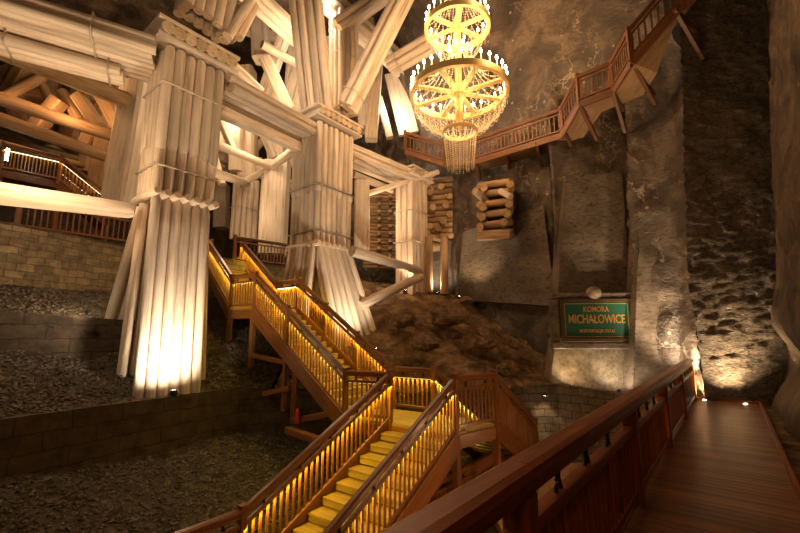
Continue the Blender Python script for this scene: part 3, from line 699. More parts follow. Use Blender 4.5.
# ------------------------------------------------------------------ big timber pillars
def stage(root, c, a, b, ha, hb, na, nb, z0, z1, r, spl=0, faces='abAB', rounded=.12, jit=.05, off0=None, m=None, nm='log'):
    """upright logs round a rectangle (half sizes ha, hb along a and b); spl = extra half size at the bottom"""
    c = V((c[0], c[1], 0)); r = ha / (1 + 1.03 * (na - 1))
    def put(u, v, du, dv):
        t = c + a * u + b * v + V((0, 0, z1 + rng.uniform(-jit, jit))); q = c + a * (u + du) + b * (v + dv) + V((0, 0, z0 + rng.uniform(-jit, jit)))
        log(nm, q, t, r * rng.uniform(.96, 1.04), root, m, n=16, rounded=rounded, wob=.012)
    for i in range(na):
        u = (i - (na - 1) / 2) / max(1, (na - 1)) * 2 * (ha - r)
        if 'b' in faces: put(u, hb - r, u * spl * .3, spl)
        if 'B' in faces: put(u, -hb + r, u * spl * .35, -spl)
    for j in range(nb):
        v = (j - (nb - 1) / 2) / max(1, (nb - 1)) * 2 * (hb - r)
        if (j in (0, nb - 1)) and na > 1: continue
        if 'a' in faces: put(ha - r, v, spl, 0)
        if 'A' in faces: put(-ha + r, v, -spl, 0)
def cap(root, c, a, b, ha, hb, z, r, n):
    c = V((c[0], c[1], z))
    MB().prism(c - a * (ha + .12) - V((0, 0, r + .05)), c + a * (ha + .12) - V((0, 0, r + .05)), 2 * hb + .22, .09).build('cap_board', M['white'], root, lookz(c, c + a))
    for i in range(n):
        u = (i - (n - 1) / 2) / (n - 1) * 2 * (ha - r * .6)
        log('cap_log', c + a * u + b * (hb + .14), c + a * u - b * (hb + .14), r, root, None, n=12)
    MB().prism(c - a * (ha + .14) + V((0, 0, r + .05)), c + a * (ha + .14) + V((0, 0, r + .05)), 2 * hb + .3, .10).build('cap_board', M['white'], root, lookz(c, c + a))
def ring(root, c, a, b, ha, hb, z, r=.03):
    c = V((c[0], c[1], z)); pts = [c + a * ha + b * hb, c - a * ha + b * hb, c - a * ha - b * hb, c + a * ha - b * hb]
    MB().tube(pts, r, 6, True).build('band', M['rope'], root, Matrix.Translation(c))
Aa, Bb = D, NR
def ground_top(h, x, y): return h(x, y) + amp_h(h, x, y)
# pillar 1
P1 = (-6.12, 10.75)
r1 = empty('timber_pillar', (P1[0], P1[1], .3), 'nearest and tallest whitewashed log pillar at left, its foot glowing in floodlight', 'pillar')
stage(r1, P1, Aa, Bb, .82, .62, 6, 4, 6.45, 9.35, .165, 0, rounded=.12)
stage(r1, P1, Aa, Bb, .80, .58, 6, 4, 5.35, 6.75, .155, 0, rounded=.12)
stage(r1, P1, Aa, Bb, .75, .50, 6, 4, .15, 5.25, .155, .2, 'bB', rounded=.05, jit=.03)
MB().prism((P1[0], P1[1], 1.0), (P1[0], P1[1], 9.3), 1.0, .5, Bb).build('core_timber', M['white'], r1, lookz(V((P1[0], P1[1], 1)), V((P1[0], P1[1], 9))))
c = V((P1[0], P1[1], 0))
for j in range(5):                                   # splayed side props behind, on the higher ground left and right
    v = -.75 + j * .27
    q = c - Bb * 1.85 + Aa * (v * 1.0 + .05); q.z = (ledge_h if ledge_side(q.x, q.y) else upper_h)(q.x, q.y) - .05
    log('splayed_log', q, c - Bb * .54 + Aa * v * .8 + V((0, 0, 5.1)), .14, r1, None, n=14)
    q = c + Aa * 1.1 + Bb * (v * .7 - .35); q.z = upper_h(q.x, q.y) - .05
    log('splayed_log', q, c + Aa * .70 + Bb * v * .7 + V((0, 0, 5.1)), .14, r1, None, n=14)
ring(r1, P1, Aa, Bb, .84, .64, 8.25); ring(r1, P1, Aa, Bb, .82, .60, 6.0)
def collar(root, c, a, b, ha, hb, z, r, n):
    c = V((c[0], c[1], z))
    for i in range(n):
        u = (i - (n - 1) / 2) / (n - 1) * 2 * (ha - r * .5)
        log('collar_log', c + a * u + b * (hb + .16), c + a * u - b * (hb + .1), r, root, None, n=12, rounded=.03)
collar(r1, P1, Aa, Bb, .80, .60, 5.27, .105, 7)
cap(r1, P1, Aa, Bb, .98, .66, 9.68, .17, 7)
# pillar 2
P2 = (-3.2, 16.15)
r2 = empty('timber_pillar', (P2[0], P2[1], 1.5), 'second whitewashed log pillar behind the long lit stair flight, splayed at its foot', 'pillar')
stage(r2, P2, Aa, Bb, .98, .85, 7, 6, 7.13, 10.0, .15, 0)
stage(r2, P2, Aa, Bb, .95, .82, 7, 6, 5.05, 7.25, .145, 0)
MB().prism((P2[0], P2[1], 3.0), (P2[0], P2[1], 9.95), 1.3, 1.1, Bb).build('core_timber', M['white'], r2, lookz(V((P2[0], P2[1], 1)), V((P2[0], P2[1], 9))))
ring(r2, P2, Aa, Bb, 1.0, .87, 7.4); ring(r2, P2, Aa, Bb, .97, .84, 5.6)
c = V((P2[0], P2[1], 0))
for i in range(6):                                   # foot: one fan of logs towards the chamber, one towards us
    u = -.75 + i * .30
    q = c + Aa * (u * 1.15 + .2) + Bb * 1.95; q.z = upper_h(q.x, q.y) - .1
    log('splayed_log', q, c + Aa * u + Bb * .74 + V((0, 0, 5.1)), .155, r2, None, n=14)
for i in range(5):
    u = -.65 + i * .32
    q = c - Aa * 1.15 + Bb * (u * 1.1 - .15); q.z = upper_h(q.x, q.y) - .1
    log('splayed_log', q, c - Aa * .84 + Bb * u + V((0, 0, 5.1)), .155, r2, None, n=14)
ring(r2, P2, Aa, Bb, 1.0, .87, 7.4); ring(r2, P2, Aa, Bb, .97, .84, 5.6)
c = V((P2[0], P2[1], 0))
for i in range(6):                                   # foot: one fan of logs towards the chamber, one towards us
    u = -.75 + i * .30
    log('splayed_log', c + Aa * (u * 1.1 + .25) + Bb * 1.75 + V((0, 0, .7)), c + Aa * u + Bb * .72 + V((0, 0, 4.85)), .15, r2, None, n=14)
for i in range(5):
    u = -.65 + i * .30
    log('splayed_log', c - Aa * 1.25 + Bb * (u * 1.1 - .15) + V((0, 0, 1.0)), c - Aa * .80 + Bb * u + V((0, 0, 4.85)), .15, r2, None, n=14)
collar(r2, P2, Aa, Bb, .95, .84, 5.1, .11, 8)
cap(r2, P2, Aa, Bb, 1.1, .93, 10.33, .15, 8)
# pillar 3
P3 = (.58, 19.6)
r3 = empty('timber_pillar', (P3[0], P3[1], 3.8), 'third whitewashed pillar, slimmer and squared, next to the log-lined alcove', 'pillar')
for i in range(4):
    for j in range(3):
        if 0 < i < 3 and j == 1: continue
        q = V((P3[0], P3[1], 0)) + Aa * (i - 1.5) * .33 + Bb * (j - 1) * .36
        timber('squared_timber', q + V((0, 0, 3.2)), q + V((0, 0, 9.3)), .31, .31, r3, None, Bb)
ring(r3, P3, Aa, Bb, .68, .56, 6.1); ring(r3, P3, Aa, Bb, .68, .56, 7.6)
cap(r3, P3, Aa, Bb, .75, .65, 9.5, .13, 6)

# ------------------------------------------------------------------ beams of the front row
def bA(label, q0, q1, nw, nh, r, **k): return bundle(label, at(*q0), at(*q1), nw, nh, r, **k)
LD = V((.866, .5, 0)); LN = V((-.5, .866, 0)); c1 = V((P1[0], P1[1], 9.05)); c2 = V((P2[0], P2[1], 9.72)); c3 = V((P3[0], P3[1], 9.25))
bundle('broad bundle of pale log beams overhead, running from the top left edge to the nearest pillar', c1 - Aa * .85 - LD * 6.5 + V((0, 0, .12)), c1 - Aa * .85, 7, 2, .125, bt=(.5, .8), hollow=False)
bundle('shorter lower pair of logs under the overhead beams, sawn off before the pillar', c1 - Aa * .85 - LD * 6.5 + LN * .55 + V((0, 0, -.32)), c1 - Aa * .85 - LD * .75 + LN * .55 + V((0, 0, -.36)), 3, 1, .14, bt=(.6, .95))
bundle('bundle of log beams joining the first and second pillar below their caps', c1 + Aa * .85 + V((0, 0, .12)), c2 - Aa * 1.0 + V((0, 0, .02)), 5, 2, .14, bt=(), hollow=False)
tag(timber('tie_beam', c1 + Aa * .8 - Bb * .1 - V((0, 0, .55)), c2 - Aa * 1.0 - Bb * .3 - V((0, 0, .55)), .36, .36), 'single squared timber hanging just below the beams between the first two pillars', 'beam')
bundle('brightly lit log beams joining the second and third pillar', c2 + Aa * 1.0 - V((0, 0, .1)), c3 - Aa * .4 + V((0, 0, .1)), 4, 2, .16, bt=(), hollow=False)
bundle('log beams from the third pillar to the back wall', c3 + Aa * .4 + V((0, 0, .0)), c3 + Aa * 2.1 + V((0, 0, .0)), 3, 1, .14, bt=())
tag(log('tie_log', at(-40, 188, 8.2) * 1.55 - at(134, 211, 10.1) * .55, at(134, 211, 10.1), .30, r1=.20, n=18, rounded=.1), 'thick pale log tied to the nearest pillar, coming in from the left edge', 'beam')
tag(log('tie_log', at(352, 251, 15.8), at(421, 271, 18.8), .22, r1=.18), 'slim lit log between the second and third pillars at knee height', 'beam')
tag(log('tie_log', at(360, 306, 15.6), at(420, 277, 18.7), .19, r1=.2), 'sloping log propped from the rubble up to the third pillar', 'beam')
# splayed struts above pillar 2 and the post behind them
bA('left splayed bundle of struts rising from the second pillar cap', (317, 112, 15.8), (303, -25, 14.4), 4, 2, .17, name='strut_bundle', cat='strut', bt=(), hollow=False)
bA('right splayed bundle of struts rising from the second pillar cap towards the chandelier', (348, 108, 16.0), (412, -20, 15.2), 3, 2, .16, name='strut_bundle', cat='strut', bt=(.1,), hollow=False)
bA('grey-pale post bundle standing behind the two splayed struts', (344, 112, 17.8), (344, 18, 17.8), 4, 3, .16, name='strut_bundle', cat='post', bt=(.55,), up=(.8, -.6, 0))
bA('log bundle crossing above the post bundle, rising to the top right', (335, 30, 17.3), (405, -20, 18.5), 3, 2, .17, name='strut_bundle', cat='strut', bt=(), hollow=False)
bA('log bundle standing on the nearest pillar cap, cut off by the top edge', (203, 22, 11.0), (216, -40, 11.2), 5, 3, .15, name='strut_bundle', cat='strut', bt=(), up=(.8, -.6, 0))
bA('brown strut leaning right from the nearest pillar cap', (226, 38, 11.4), (258, -12, 12.0), 2, 1, .15, name='strut_bundle', cat='strut', bt=())
bA('glaring white beam crossing behind the struts to the chandelier side', (318, -8, 17.5), (404, 68, 21.5), 3, 2, .2, bt=(.3,), hollow=False)
bA('bright beam above the first gap, lit from below at the top edge', (246, -10, 14), (300, 40, 17.5), 3, 1, .2, bt=())
bA('short beam end with a pale sawn face beside the nearest pillar cap', (246, 8, 12.6), (230, 38, 12.0), 3, 1, .17, bt=())
bA('horizontal log pair passing left of the chandelier', (388, 68, 18.0), (440, 38, 17.0), 2, 2, .2, bt=(.2,), hollow=False)
tag(timber('wall_board', at(394, 74, 22), at(409, 134, 22), 1.15, .3, None, M['white'], (0, -1, 0)), 'wide glaring white board leaning behind the horizontal log pair', 'board')
def S(label, q0, q1, r, kind='log', m=None, cat='beam', name=None, h=None, ext=0): return single(label, at(*q0) + (at(*q0) - at(*q1)) * ext, at(*q1), r, kind, M[m] if m else None, None, name, cat, None, h)
S('pale post right of the struts, first of three behind the lit beams', (371, 140, 19.5), (377, 62, 19.5), .3, 'sq', cat='post', name='back_post')
S('narrow slanting post between the white board and the pale post', (390, 138, 21), (379, 98, 21), .18, 'sq', cat='post', name='back_post')
S('tall pale post at the right of the white board', (419, 135, 23), (402, 50, 23), .3, 'sq', cat='post', name='back_post')
S('post in the gap right of the second pillar, top', (362, 182, 17.5), (362, 252, 17.5), .32, 'sq', cat='post', name='back_post')
S('thin upper log in the gap between the second and third pillars', (352, 160, 16.5), (398, 180, 19.5), .13)
S('cross log in front of the log-stacked wall, ending at the third pillar', (366, 194, 18), (438, 172, 19.6), .13)
S('cross log just under the lit beams, right of the second pillar', (353, 174, 17), (392, 190, 19), .16)

# log-stacked wall between pillars 2 and 3
cr = empty('log_crib', at(384, 268, 22.3), 'wall of stacked round logs filling the gap left of the third pillar', 'log wall')
for k in range(22):
    y = 192 + k * 3.5
    log('stacked_log', at(363, y + 1.0, 22.0), at(398, y + 2.5, 22.8), .10, cr, M['tan'], n=9)
for k, px in enumerate((379, 390)):
    for j in range(10):
        p = at(px, 196 + j * 7.4, 21.75); log('stacked_log_end', p, p + V((0, .5, 0)), .10, cr, M['tan'], n=9)
# ------------------------------------------------------------------ alcove
al = empty('alcove_lining', at(440, 240, 20.2), 'rough wood lining with log ends above the lit alcove beside the third pillar', 'log wall')
for k in range(11):
    y = 178 + k * 5.6
    log('lining_log', at(424, y + 4, 20.6), at(455, y + 1, 20.3), .15, al, M['tan'], n=10)
for px, py in ((430, 192), (441, 186), (450, 196), (433, 207), (446, 205), (430, 226), (438, 228), (443, 221), (450, 214)):
    p = at(px, py, 20.0); log('log_end', p, p + V((0, .6, 0)), .17, al, M['tan'], n=10)
log('lintel_log', at(426, 236, 19.9), at(447, 240, 19.8), .15, al, M['tan']); log('lintel_log', at(432, 246, 20.3), at(446, 245, 20.2), .3, al, M['tan'])
tag(log('alcove_post', at(429, 292, 19.4), at(429, 237, 19.4), .19, None, M['tan']), 'left round post of the small lit alcove', 'post')
tag(log('alcove_post', at(444, 294, 19.2), at(444.5, 237, 19.2), .19, None, M['tan']), 'right round post of the small lit alcove, its left side glowing', 'post')
struct(MB().prism(at(437, 300, 20.7), at(437, 240, 20.7), 1.7, .15, (0, 1, 0)).build('trim_5', M['face'], None))
# ------------------------------------------------------------------ wooden crib set into the wall
Yc = 17.6
cb = empty('wall_crib', at(491, 238, Yc), 'small log crib set into a recess high in the rock wall', 'log crib')
q = [at(478, 236, Yc), at(512, 234, Yc - 1.5), at(514, 183, Yc - 1.5), at(481, 187, Yc)]
for p in q: p.y -= .35
b = MB().add([p for p in q] + [p + V((.3, .9, 0)) for p in q], [[0, 1, 2, 3], [0, 3, 7, 4], [1, 5, 6, 2], [3, 2, 6, 7], [0, 4, 5, 1]]); b.build('recess_shade_box', M['frame'], cb)  # dark box proud of the wall, its colour imitates the recess's shade
timber('sill_board', at(477, 236, Yc - .45), at(511, 234, Yc - 1.95), .42, .12, cb, M['tan'], (0, -1, 0)) if False else MB().prism(at(478, 236, Yc - .6), at(511, 234, Yc - 2.0), .18, .40, (0, 0, 1)).build('sill_board', M['tan'], cb, lookz(at(478, 236, Yc - .6), at(511, 234, Yc - 2.0)))
for k, y in enumerate((226, 215.5, 205, 195, 186)):
    log('crib_log', at(479, y, Yc - .5), at(511, y - 4, Yc - 1.95), .15, cb, M['tan'], n=12)
for px, py in ((480, 227), (482, 217), (483, 207.5), (484, 188), (504, 222), (507, 214), (509, 204), (510, 184)):
    t = (px - 478) / 34; p = at(px, py, Yc - .95 - 1.45 * t); log('crib_log_end', p, p + V((.2, .55, 0)), .15, cb, M['tan'], n=12)
log('crib_log', at(475, 191, Yc - 1.6), at(486, 201, Yc - .7), .15, cb, M['white']); log('crib_log', at(500, 191, Yc - 1.7), at(511, 197, Yc - 2.2), .12, cb, M['white'])

# ------------------------------------------------------------------ timbers behind the front row
S('pale box-like pillar in the gap between the first two pillars, lit on its left face', (272, 255, 19.8), (277, 163, 19.8), .62, 'sq', cat='pillar', name='back_pillar', h=1.0)
bundle('bundled post behind the upper gallery railing, left of the box-like pillar', at(243, 240, 21), at(247, 180, 21), 4, 2, .17, 'back_pillar', 'pillar', up=(.8, -.6, 0), bt=(.5,))
S('small far post seen just right of the nearest pillar', (221, 228, 24), (222, 185, 24), .38, 'sq', cat='pillar', name='back_pillar')
S('round log crossing to the head of the box-like pillar', (206, 140, 15.2), (274, 168, 19.6), .18)
S('round log low in the first gap, ending over the bundled post', (200, 168, 15.8), (247, 183, 20.4), .2)
S('short log between the bundled post and the box-like pillar heads', (244, 182, 20.3), (268, 169, 19.3), .17)
S('log running from the box-like pillar up to the second pillar', (272, 166, 19.4), (300, 146, 16.2), .2)
S('thick corbel log under the beam beside the second pillar', (284, 141, 16.3), (300, 147, 15.7), .24)
S('glaring white slanting strut in the first gap', (233, 150, 17), (211, 98, 16), .14, 'sq', 'white', 'strut', 'strut')
S('brightly lit slanting strut above the beams right of the nearest pillar', (232, 78, 15), (247, 118, 16), .15, 'sq', 'white', 'strut', 'strut')
gap = [((256, 118, 20), (274, 158, 20.5), .22), ((238, 112, 21), (236, 172, 21), .34), ((266, 60, 18), (290, 112, 18), .3), ((212, 150, 20), (222, 185, 20), .2), ((260, 158, 22), (250, 178, 22), .2),
       ((283, 40, 19), (262, 100, 19), .28), ((226, 110, 22), (222, 170, 22), .3), ((300, 60, 21), (280, 130, 21), .25), ((262, 44, 17), (300, 66, 18.5), .2), ((228, 60, 16), (262, 92, 17), .19),
       ((330, 40, 21), (322, 104, 21), .3), ((352, 40, 22), (376, 60, 22), .25), ((270, 130, 23), (300, 170, 23), .3), ((205, 120, 24), (218, 180, 24), .4), ((290, 105, 22), (255, 150, 22), .2)]
gl = ['thin brace leaning right, centre of the first gap', 'upright post in shadow behind the centre of the first gap', 'thick brace left of the left splayed struts', 'short brace just right of the nearest pillar, mid height', 'little brace over the bundled post head',
      'steep brace rising towards the top edge in the first gap', 'far upright post nearest to the first pillar', 'long faint brace just left of the left splayed struts', 'log above the pillar-joining beams, near the top', 'log starting at the nearest pillar cap and dropping right',
      'upright post between the left struts and the grey-pale post', 'short beam right of the grey-pale post bundle', 'far brace touching the second pillar at shoulder height', 'broad dim post hugging the right side of the first pillar', 'far brace crossing the thin brace in the first gap']
for (a, b_, r), l in zip(gap, gl): S(l, a, b_, r, 'sq' if r > .24 else 'log', cat='brace', name='brace')
far = [((214, 60, 21), (228, 150, 21), .42), ((246, 70, 21.5), (248, 190, 21.5), .5), ((300, 20, 21.5), (292, 130, 21.5), .5), ((274, 96, 21), (278, 190, 21), .42), ((258, -8, 20.5), (262, 60, 20.5), .45), ((205, 150, 21.5), (300, 190, 21.5), .3), ((212, 104, 21), (300, 122, 22), .3), ((228, 22, 20.5), (300, 48, 21.5), .3),
       ((366, 20, 21), (368, 130, 21), .5), ((392, 20, 21.5), (360, 100, 21.5), .35)]
fl = ['dim far post close to the nearest pillar, above the beams', 'dim far post in the centre of the first gap', 'dim far post left of the second pillar head', 'dim far post between the centre of the gap and the second pillar', 'dim far post reaching the top edge between the first two pillars', 'far cross beam low in the first gap',
      'far cross beam at mid height in the first gap', 'far cross beam near the top of the first gap', 'dim far post between the splayed struts and the white board', 'dim far brace between the right splayed strut and the chandelier']
for (a, b_, r), l in zip(far, fl): S(l, a, b_, r, 'sq', cat='beam', name='far_timber')
# upper left: horizontal logs, brown to imitate orange light on whitewash, and braces
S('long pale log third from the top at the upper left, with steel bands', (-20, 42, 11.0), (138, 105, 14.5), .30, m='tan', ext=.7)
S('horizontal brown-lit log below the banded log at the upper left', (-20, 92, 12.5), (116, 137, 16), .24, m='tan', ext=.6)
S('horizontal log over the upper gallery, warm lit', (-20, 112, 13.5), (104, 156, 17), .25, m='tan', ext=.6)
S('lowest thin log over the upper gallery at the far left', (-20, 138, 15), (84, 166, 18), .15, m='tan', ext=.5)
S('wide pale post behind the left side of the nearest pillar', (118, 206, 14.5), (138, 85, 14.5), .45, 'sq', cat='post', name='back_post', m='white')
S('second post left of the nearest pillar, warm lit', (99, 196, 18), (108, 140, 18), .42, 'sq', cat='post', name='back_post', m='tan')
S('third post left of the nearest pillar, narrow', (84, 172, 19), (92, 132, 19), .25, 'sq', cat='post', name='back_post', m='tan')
ul = [((76, 42, 17), (98, 94, 17), .3), ((98, 88, 15.5), (122, 132, 15.5), .28), ((54, 40, 18), (70, 78, 18), .3), ((40, 78, 18), (55, 112, 18), .2), ((62, 92, 17.5), (80, 122, 17.5), .26), ((78, 96, 17), (100, 128, 17), .28),
      ((0, 38, 16), (56, 18, 19), .3), ((0, 60, 18), (80, 30, 20), .35), ((2, 98, 16), (44, 76, 18), .25), ((38, 100, 19), (44, 80, 19), .2), ((120, 60, 19), (112, 120, 19), .3), ((70, 60, 22), (110, 76, 22), .3), ((0, 20, 15), (30, 8, 17), .25),
      ((60, 20, 21), (66, 60, 21), .4), ((110, 60, 22), (100, 110, 22), .35)]
ull = ['steep wide brace under the overhead beams at the upper left', 'steep brace meeting the wide pale post', 'brace left of the steep wide brace', 'slim brace below the banded log', 'brace below the banded log, middle of three', 'brace below the banded log, nearest to the wide post',
       'log rising right from the left edge, topmost', 'second log rising right from the left edge', 'short log rising right under the banded log', 'slim upright stick under the banded log', 'upright timber left of the nearest pillar head', 'far log behind the steep wide brace', 'log stub at the very top left corner',
       'dim upright timber behind the rising logs', 'dim far brace beside the upright timber']
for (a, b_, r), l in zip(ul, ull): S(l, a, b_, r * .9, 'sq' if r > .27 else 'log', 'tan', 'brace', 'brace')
fz = [((20, -5, 17.5), (34, 60, 17.5), .5), ((48, 60, 19), (40, 140, 19), .5), ((90, 70, 19.5), (70, 150, 19.5), .45), ((10, 70, 18), (24, 128, 18), .4), ((-10, 84, 17.5), (110, 112, 19.5), .3), ((-10, 26, 17), (120, 74, 19.5), .35), ((60, 100, 17), (36, 128, 17), .3), ((112, 96, 18), (86, 150, 18), .35), ((30, 60, 17.5), (8, 96, 17.5), .3)]
fzl = ['far broad upright in the top left corner', 'far broad upright in the middle of the upper left timbers', 'far slanting timber left of the wide pale post', 'far upright near the left edge below the banded log', 'far cross timber behind the banded log, low', 'far cross timber behind the banded log, high', 'short far brace over the left gallery', 'far brace just over the second post left of the nearest pillar', 'far brace near the left edge, leaning left']
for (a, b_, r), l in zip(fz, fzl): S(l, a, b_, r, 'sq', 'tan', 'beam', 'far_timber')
for k in range(3):
    S(['dim floor joist over the far left gallery, highest', 'dim floor joist over the far left gallery, middle', 'dim floor joist over the far left gallery, lowest'][k], (-15, 122 + k * 6, 19), (86, 150 + k * 5.5, 22), .13, 'sq', 'tan')
S('dark red upright post at the top left, hanging above the banded log', (12, 12, 12), (14, 48, 12), .12, 'sq', 'mahog', 'post', 'back_post')
# ------------------------------------------------------------------ upper left gallery with lit steps
GK = dict(mt='gallery', iron=False, cat='railing', newel=.1)
z = V((0, 0, -1.1))
railing('gallery_railing', 'level railing of the small gallery at the far left', at(4, 143, 15.5) + z, at(62, 156, 16.0) + z, led=True, ledm='ledw', power=2, side=1, **GK)
railing('gallery_railing', 'sloping railing with a bright strip, stepping down behind the nearest pillar', at(62, 156, 16.0) + z, at(108, 193, 16.6) + z, led=True, ledm='ledw', power=1.5, n0=False, side=1, **GK)
g = at(4, 143, 15.5) + z; h_ = at(62, 156, 16.0) + z; k_ = at(108, 193, 16.6) + z; dd = V((-1.0, 1.3, 0))
gd = empty('gallery_deck', g, 'dark wooden deck of the small gallery at the far left', 'gallery')
b = MB()
for a0, a1 in ((g, h_), (h_, k_)):
    b.add([a0, a1, a1 + dd, a0 + dd] + [p - V((0, 0, .3)) for p in (a0, a1, a1 + dd, a0 + dd)], [[0, 1, 2, 3], [7, 6, 5, 4], [0, 4, 5, 1], [1, 5, 6, 2], [2, 6, 7, 3], [3, 7, 4, 0]])
b.build('deck_board', M['gallery'], gd)
for p in (g, h_, k_): MB().prism(p + V((.0, .1, -.3)), V((p.x, p.y + .1, 4.95)), .16, .16).build('support_post', M['gallery'], gd)
railing('gallery_railing', 'far railing of the small left gallery, behind its lit steps', h_ + dd, k_ + dd, n0=False, led=True, ledm='ledw', power=1.5, side=-1, **GK)
# lamp on the left gallery
def lantern(label, p, r=.05, h=.5):
    root = empty('wall_lantern', p, label, 'lamp'); m = Matrix.Translation(p)
    MB().lathe([(r, 0), (r, h)], m, 10).build('lit_tube', M['lens'], root); MB().lathe([(r * 1.3, -.05), (r * 1.3, 0)], m, 10).build('base', M['black'], root); MB().lathe([(r * 1.3, h), (r * 1.3, h + .05)], m, 10).build('cap', M['black'], root)
lantern('small glowing upright lamp at the far left gallery', at(6, 161, 14.9), .05, .5)
# upper gallery between the pillars
g0 = at(205, 226, 16.8); g1 = at(234, 237, 17.75); g2 = at(292, 247, 19.55); zz = V((0, 0, 0))
def floor5(p): return V((p.x, p.y, ZUP))
railing('gallery_railing', 'brown patterned railing of the upper gallery between the first two pillars', floor5(g1) + V((.05, 0, 0)), floor5(g2), n0=True, mt='gallery', spc=.16, iron=True)
railing('gallery_railing', 'short piece of gallery railing right beside the nearest pillar', floor5(at(196, 220, 17.3)) - V((.6, 0, 0)), floor5(at(213, 222, 18.6)), mt='gallery', spc=.16)
railing('gallery_railing', 'far left run of low railing above the thick tied log', floor5(at(20, 196, 12.2)), floor5(at(134, 212, 14.5)), mt='gallery', spc=.16)

# ------------------------------------------------------------------ gallery climbing the rock wall
def hang(q): return at(*q)
GW = [(405, 150, 19.3), (444, 162, 19.0), (475, 160, 17.0), (562, 133, 14.2), (579, 102, 13.0), (613, 89, 12.3), (631, 60, 10.7), (682, 1, 10.2), (716, -40, 9.9)]
gp = [at(*q) for q in GW]
gw = empty('rock_gallery', gp[2], 'long brown wooden gallery climbing along the rock wall to the top right, on slanting struts', 'gallery')
inn = []
for i, p in enumerate(gp):
    t = (gp[min(i + 1, len(gp) - 1)] - gp[max(i - 1, 0)]); t.z = 0; t.normalize(); inn.append(p + V((-t.y, t.x, 0)) * (1.15 if i else .8))
for i in range(len(gp) - 1):
    a0, a1, b0, b1 = gp[i], gp[i + 1], inn[i], inn[i + 1]; dz = V((0, 0, .07))
    MB().add([a0, a1, b1, b0, a0 - dz, a1 - dz, b1 - dz, b0 - dz], [[0, 1, 2, 3], [7, 6, 5, 4], [0, 4, 5, 1], [1, 5, 6, 2], [2, 6, 7, 3], [3, 7, 4, 0]]).build('deck_board', M['galdeck'], gw, lookz(a0, a1))
    MB().prism(a0 - V((0, 0, .1)), a1 - V((0, 0, .1)), .08, .24).build('edge_beam', M['gallery'], gw, lookz(a0, a1))
GL = ['curved end of the rock gallery railing beside the third pillar', 'short rail of the rock gallery beneath the chandelier', 'long level rail of the rock gallery right of the chandelier', 'first steep rail of the rock gallery', 'level rail in the middle of the climbing rock gallery', 'second steep rail of the rock gallery', 'third rail of the climbing gallery, sloping to the top edge', 'last rail of the gallery, cut off by the top edge']
for i in range(len(gp) - 1):
    railing('gallery_railing', GL[i], gp[i], gp[i + 1], mt='gallery', spc=.17, iron=False, n0=(i == 0), n1=True, bal=(.05, .03), H=1.0, newel=.1)
for i, (q0, q1) in enumerate([((476, 164, 17.2), (481, 182, 18.6)), ((506, 153, 16.0), (510, 170, 17.2)), ((536, 143, 14.9), (542, 168, 16.0)), ((566, 134, 14.2), (577, 162, 15.3)), ((580, 106, 13.0), (597, 140, 14.4)), ((613, 92, 12.2), (625, 132, 13.3)), ((632, 61, 10.8), (655, 104, 12.5)), ((675, 10, 10.2), (703, 58, 11.2))]):
    a, c = at(*q0), at(*q1)
    MB().prism(a, c, .11, .11).build('strut', M['gallery'], gw, lookz(a, c))
    e = V((c.x, c.y, a.z)); f = a + (e - a).normalized() * max(.5, (e - a).length)
    MB().prism(a, f, .11, .11).build('bearer', M['gallery'], gw, lookz(a, f))

# ------------------------------------------------------------------ rocks on the slope
def boulder(label, px, py, Y, s, m='soil', group=None):
    c = at(px, py, Y); b = MB(); b.ball((0, 0, 0), 1, (1, 1, 1), 9); o_ = rng.random() * 50
    b.v = [c + V((v.x * s * 1.3, v.y * s, v.z * s * .75)) * (1 + .55 * fbm(v + V((o_, 0, 0)), .9, 4)) for v in b.v]; b.sm = [False] * len(b.sm)
    tag(b.build('rock_lump', M[m], None, Matrix.Translation(c)), label, 'rock', group)
for k, (px, py, Y, s, l) in enumerate([(402, 322, 15.4, .38, 'angular brown rock high on the rubble slope, left of centre'), (447, 318, 16.0, .45, 'broad brown rock in the middle of the rubble slope'), (424, 345, 14.2, .34, 'brown rock just above the railing of the wide landing'), (478, 345, 14.8, .42, 'low brown rock right of the middle of the rubble slope'), (508, 368, 13.8, .30, 'small rock near the lower right end of the rubble slope'), (466, 300, 18.2, .22, 'small pale rock in front of the back wall, right of the alcove'), (520, 345, 15.2, .3, 'rock high at the right end of the rubble slope')]):
    boulder(l, px, py, Y, s)
# ------------------------------------------------------------------ sign
sp = at(596, 320, 13.6); sroot = empty('chamber_sign', sp, 'green sign with gold letters reading MICHAŁOWICE in a dark frame on the rock', 'sign')
SL, SR = at(563, 320, 13.7), at(630, 320, 13.5); SL.z = SR.z = 0
sx = (SR - SL).normalized(); sw = (SR - SL).length; sy = V((sx.y, -sx.x, 0)); szh = (at(596, 302, 13.6).z - at(596, 338.5, 13.6).z)
fm = Matrix((sx, V((0, 0, 1)), sy)).transposed().to_4x4(); fm.translation = (SL + SR) / 2 + V((0, 0, at(596, 320, 13.6).z))
W[sroot] = fm; sroot.matrix_basis = fm
w2, h2 = sw / 2, szh / 2
def sbox(nm, lo, hi, m): return MB().box(lo, hi, fm).build(nm, M[m], sroot)
sbox('panel', (-w2, -h2, 0), (w2, h2, .03), 'green')
for nm, (lo, hi) in dict(a=((-w2 - .05, h2, -.02), (w2 + .05, h2 + .09, .08)), b=((-w2 - .05, -h2 - .09, -.02), (w2 + .05, -h2, .08)), c=((-w2 - .09, -h2 - .09, -.02), (-w2, h2 + .09, .09)), d=((w2, -h2 - .09, -.02), (w2 + .09, h2 + .09, .09))).items():
    sbox('frame_rail', lo, hi, 'frame')
b = MB()
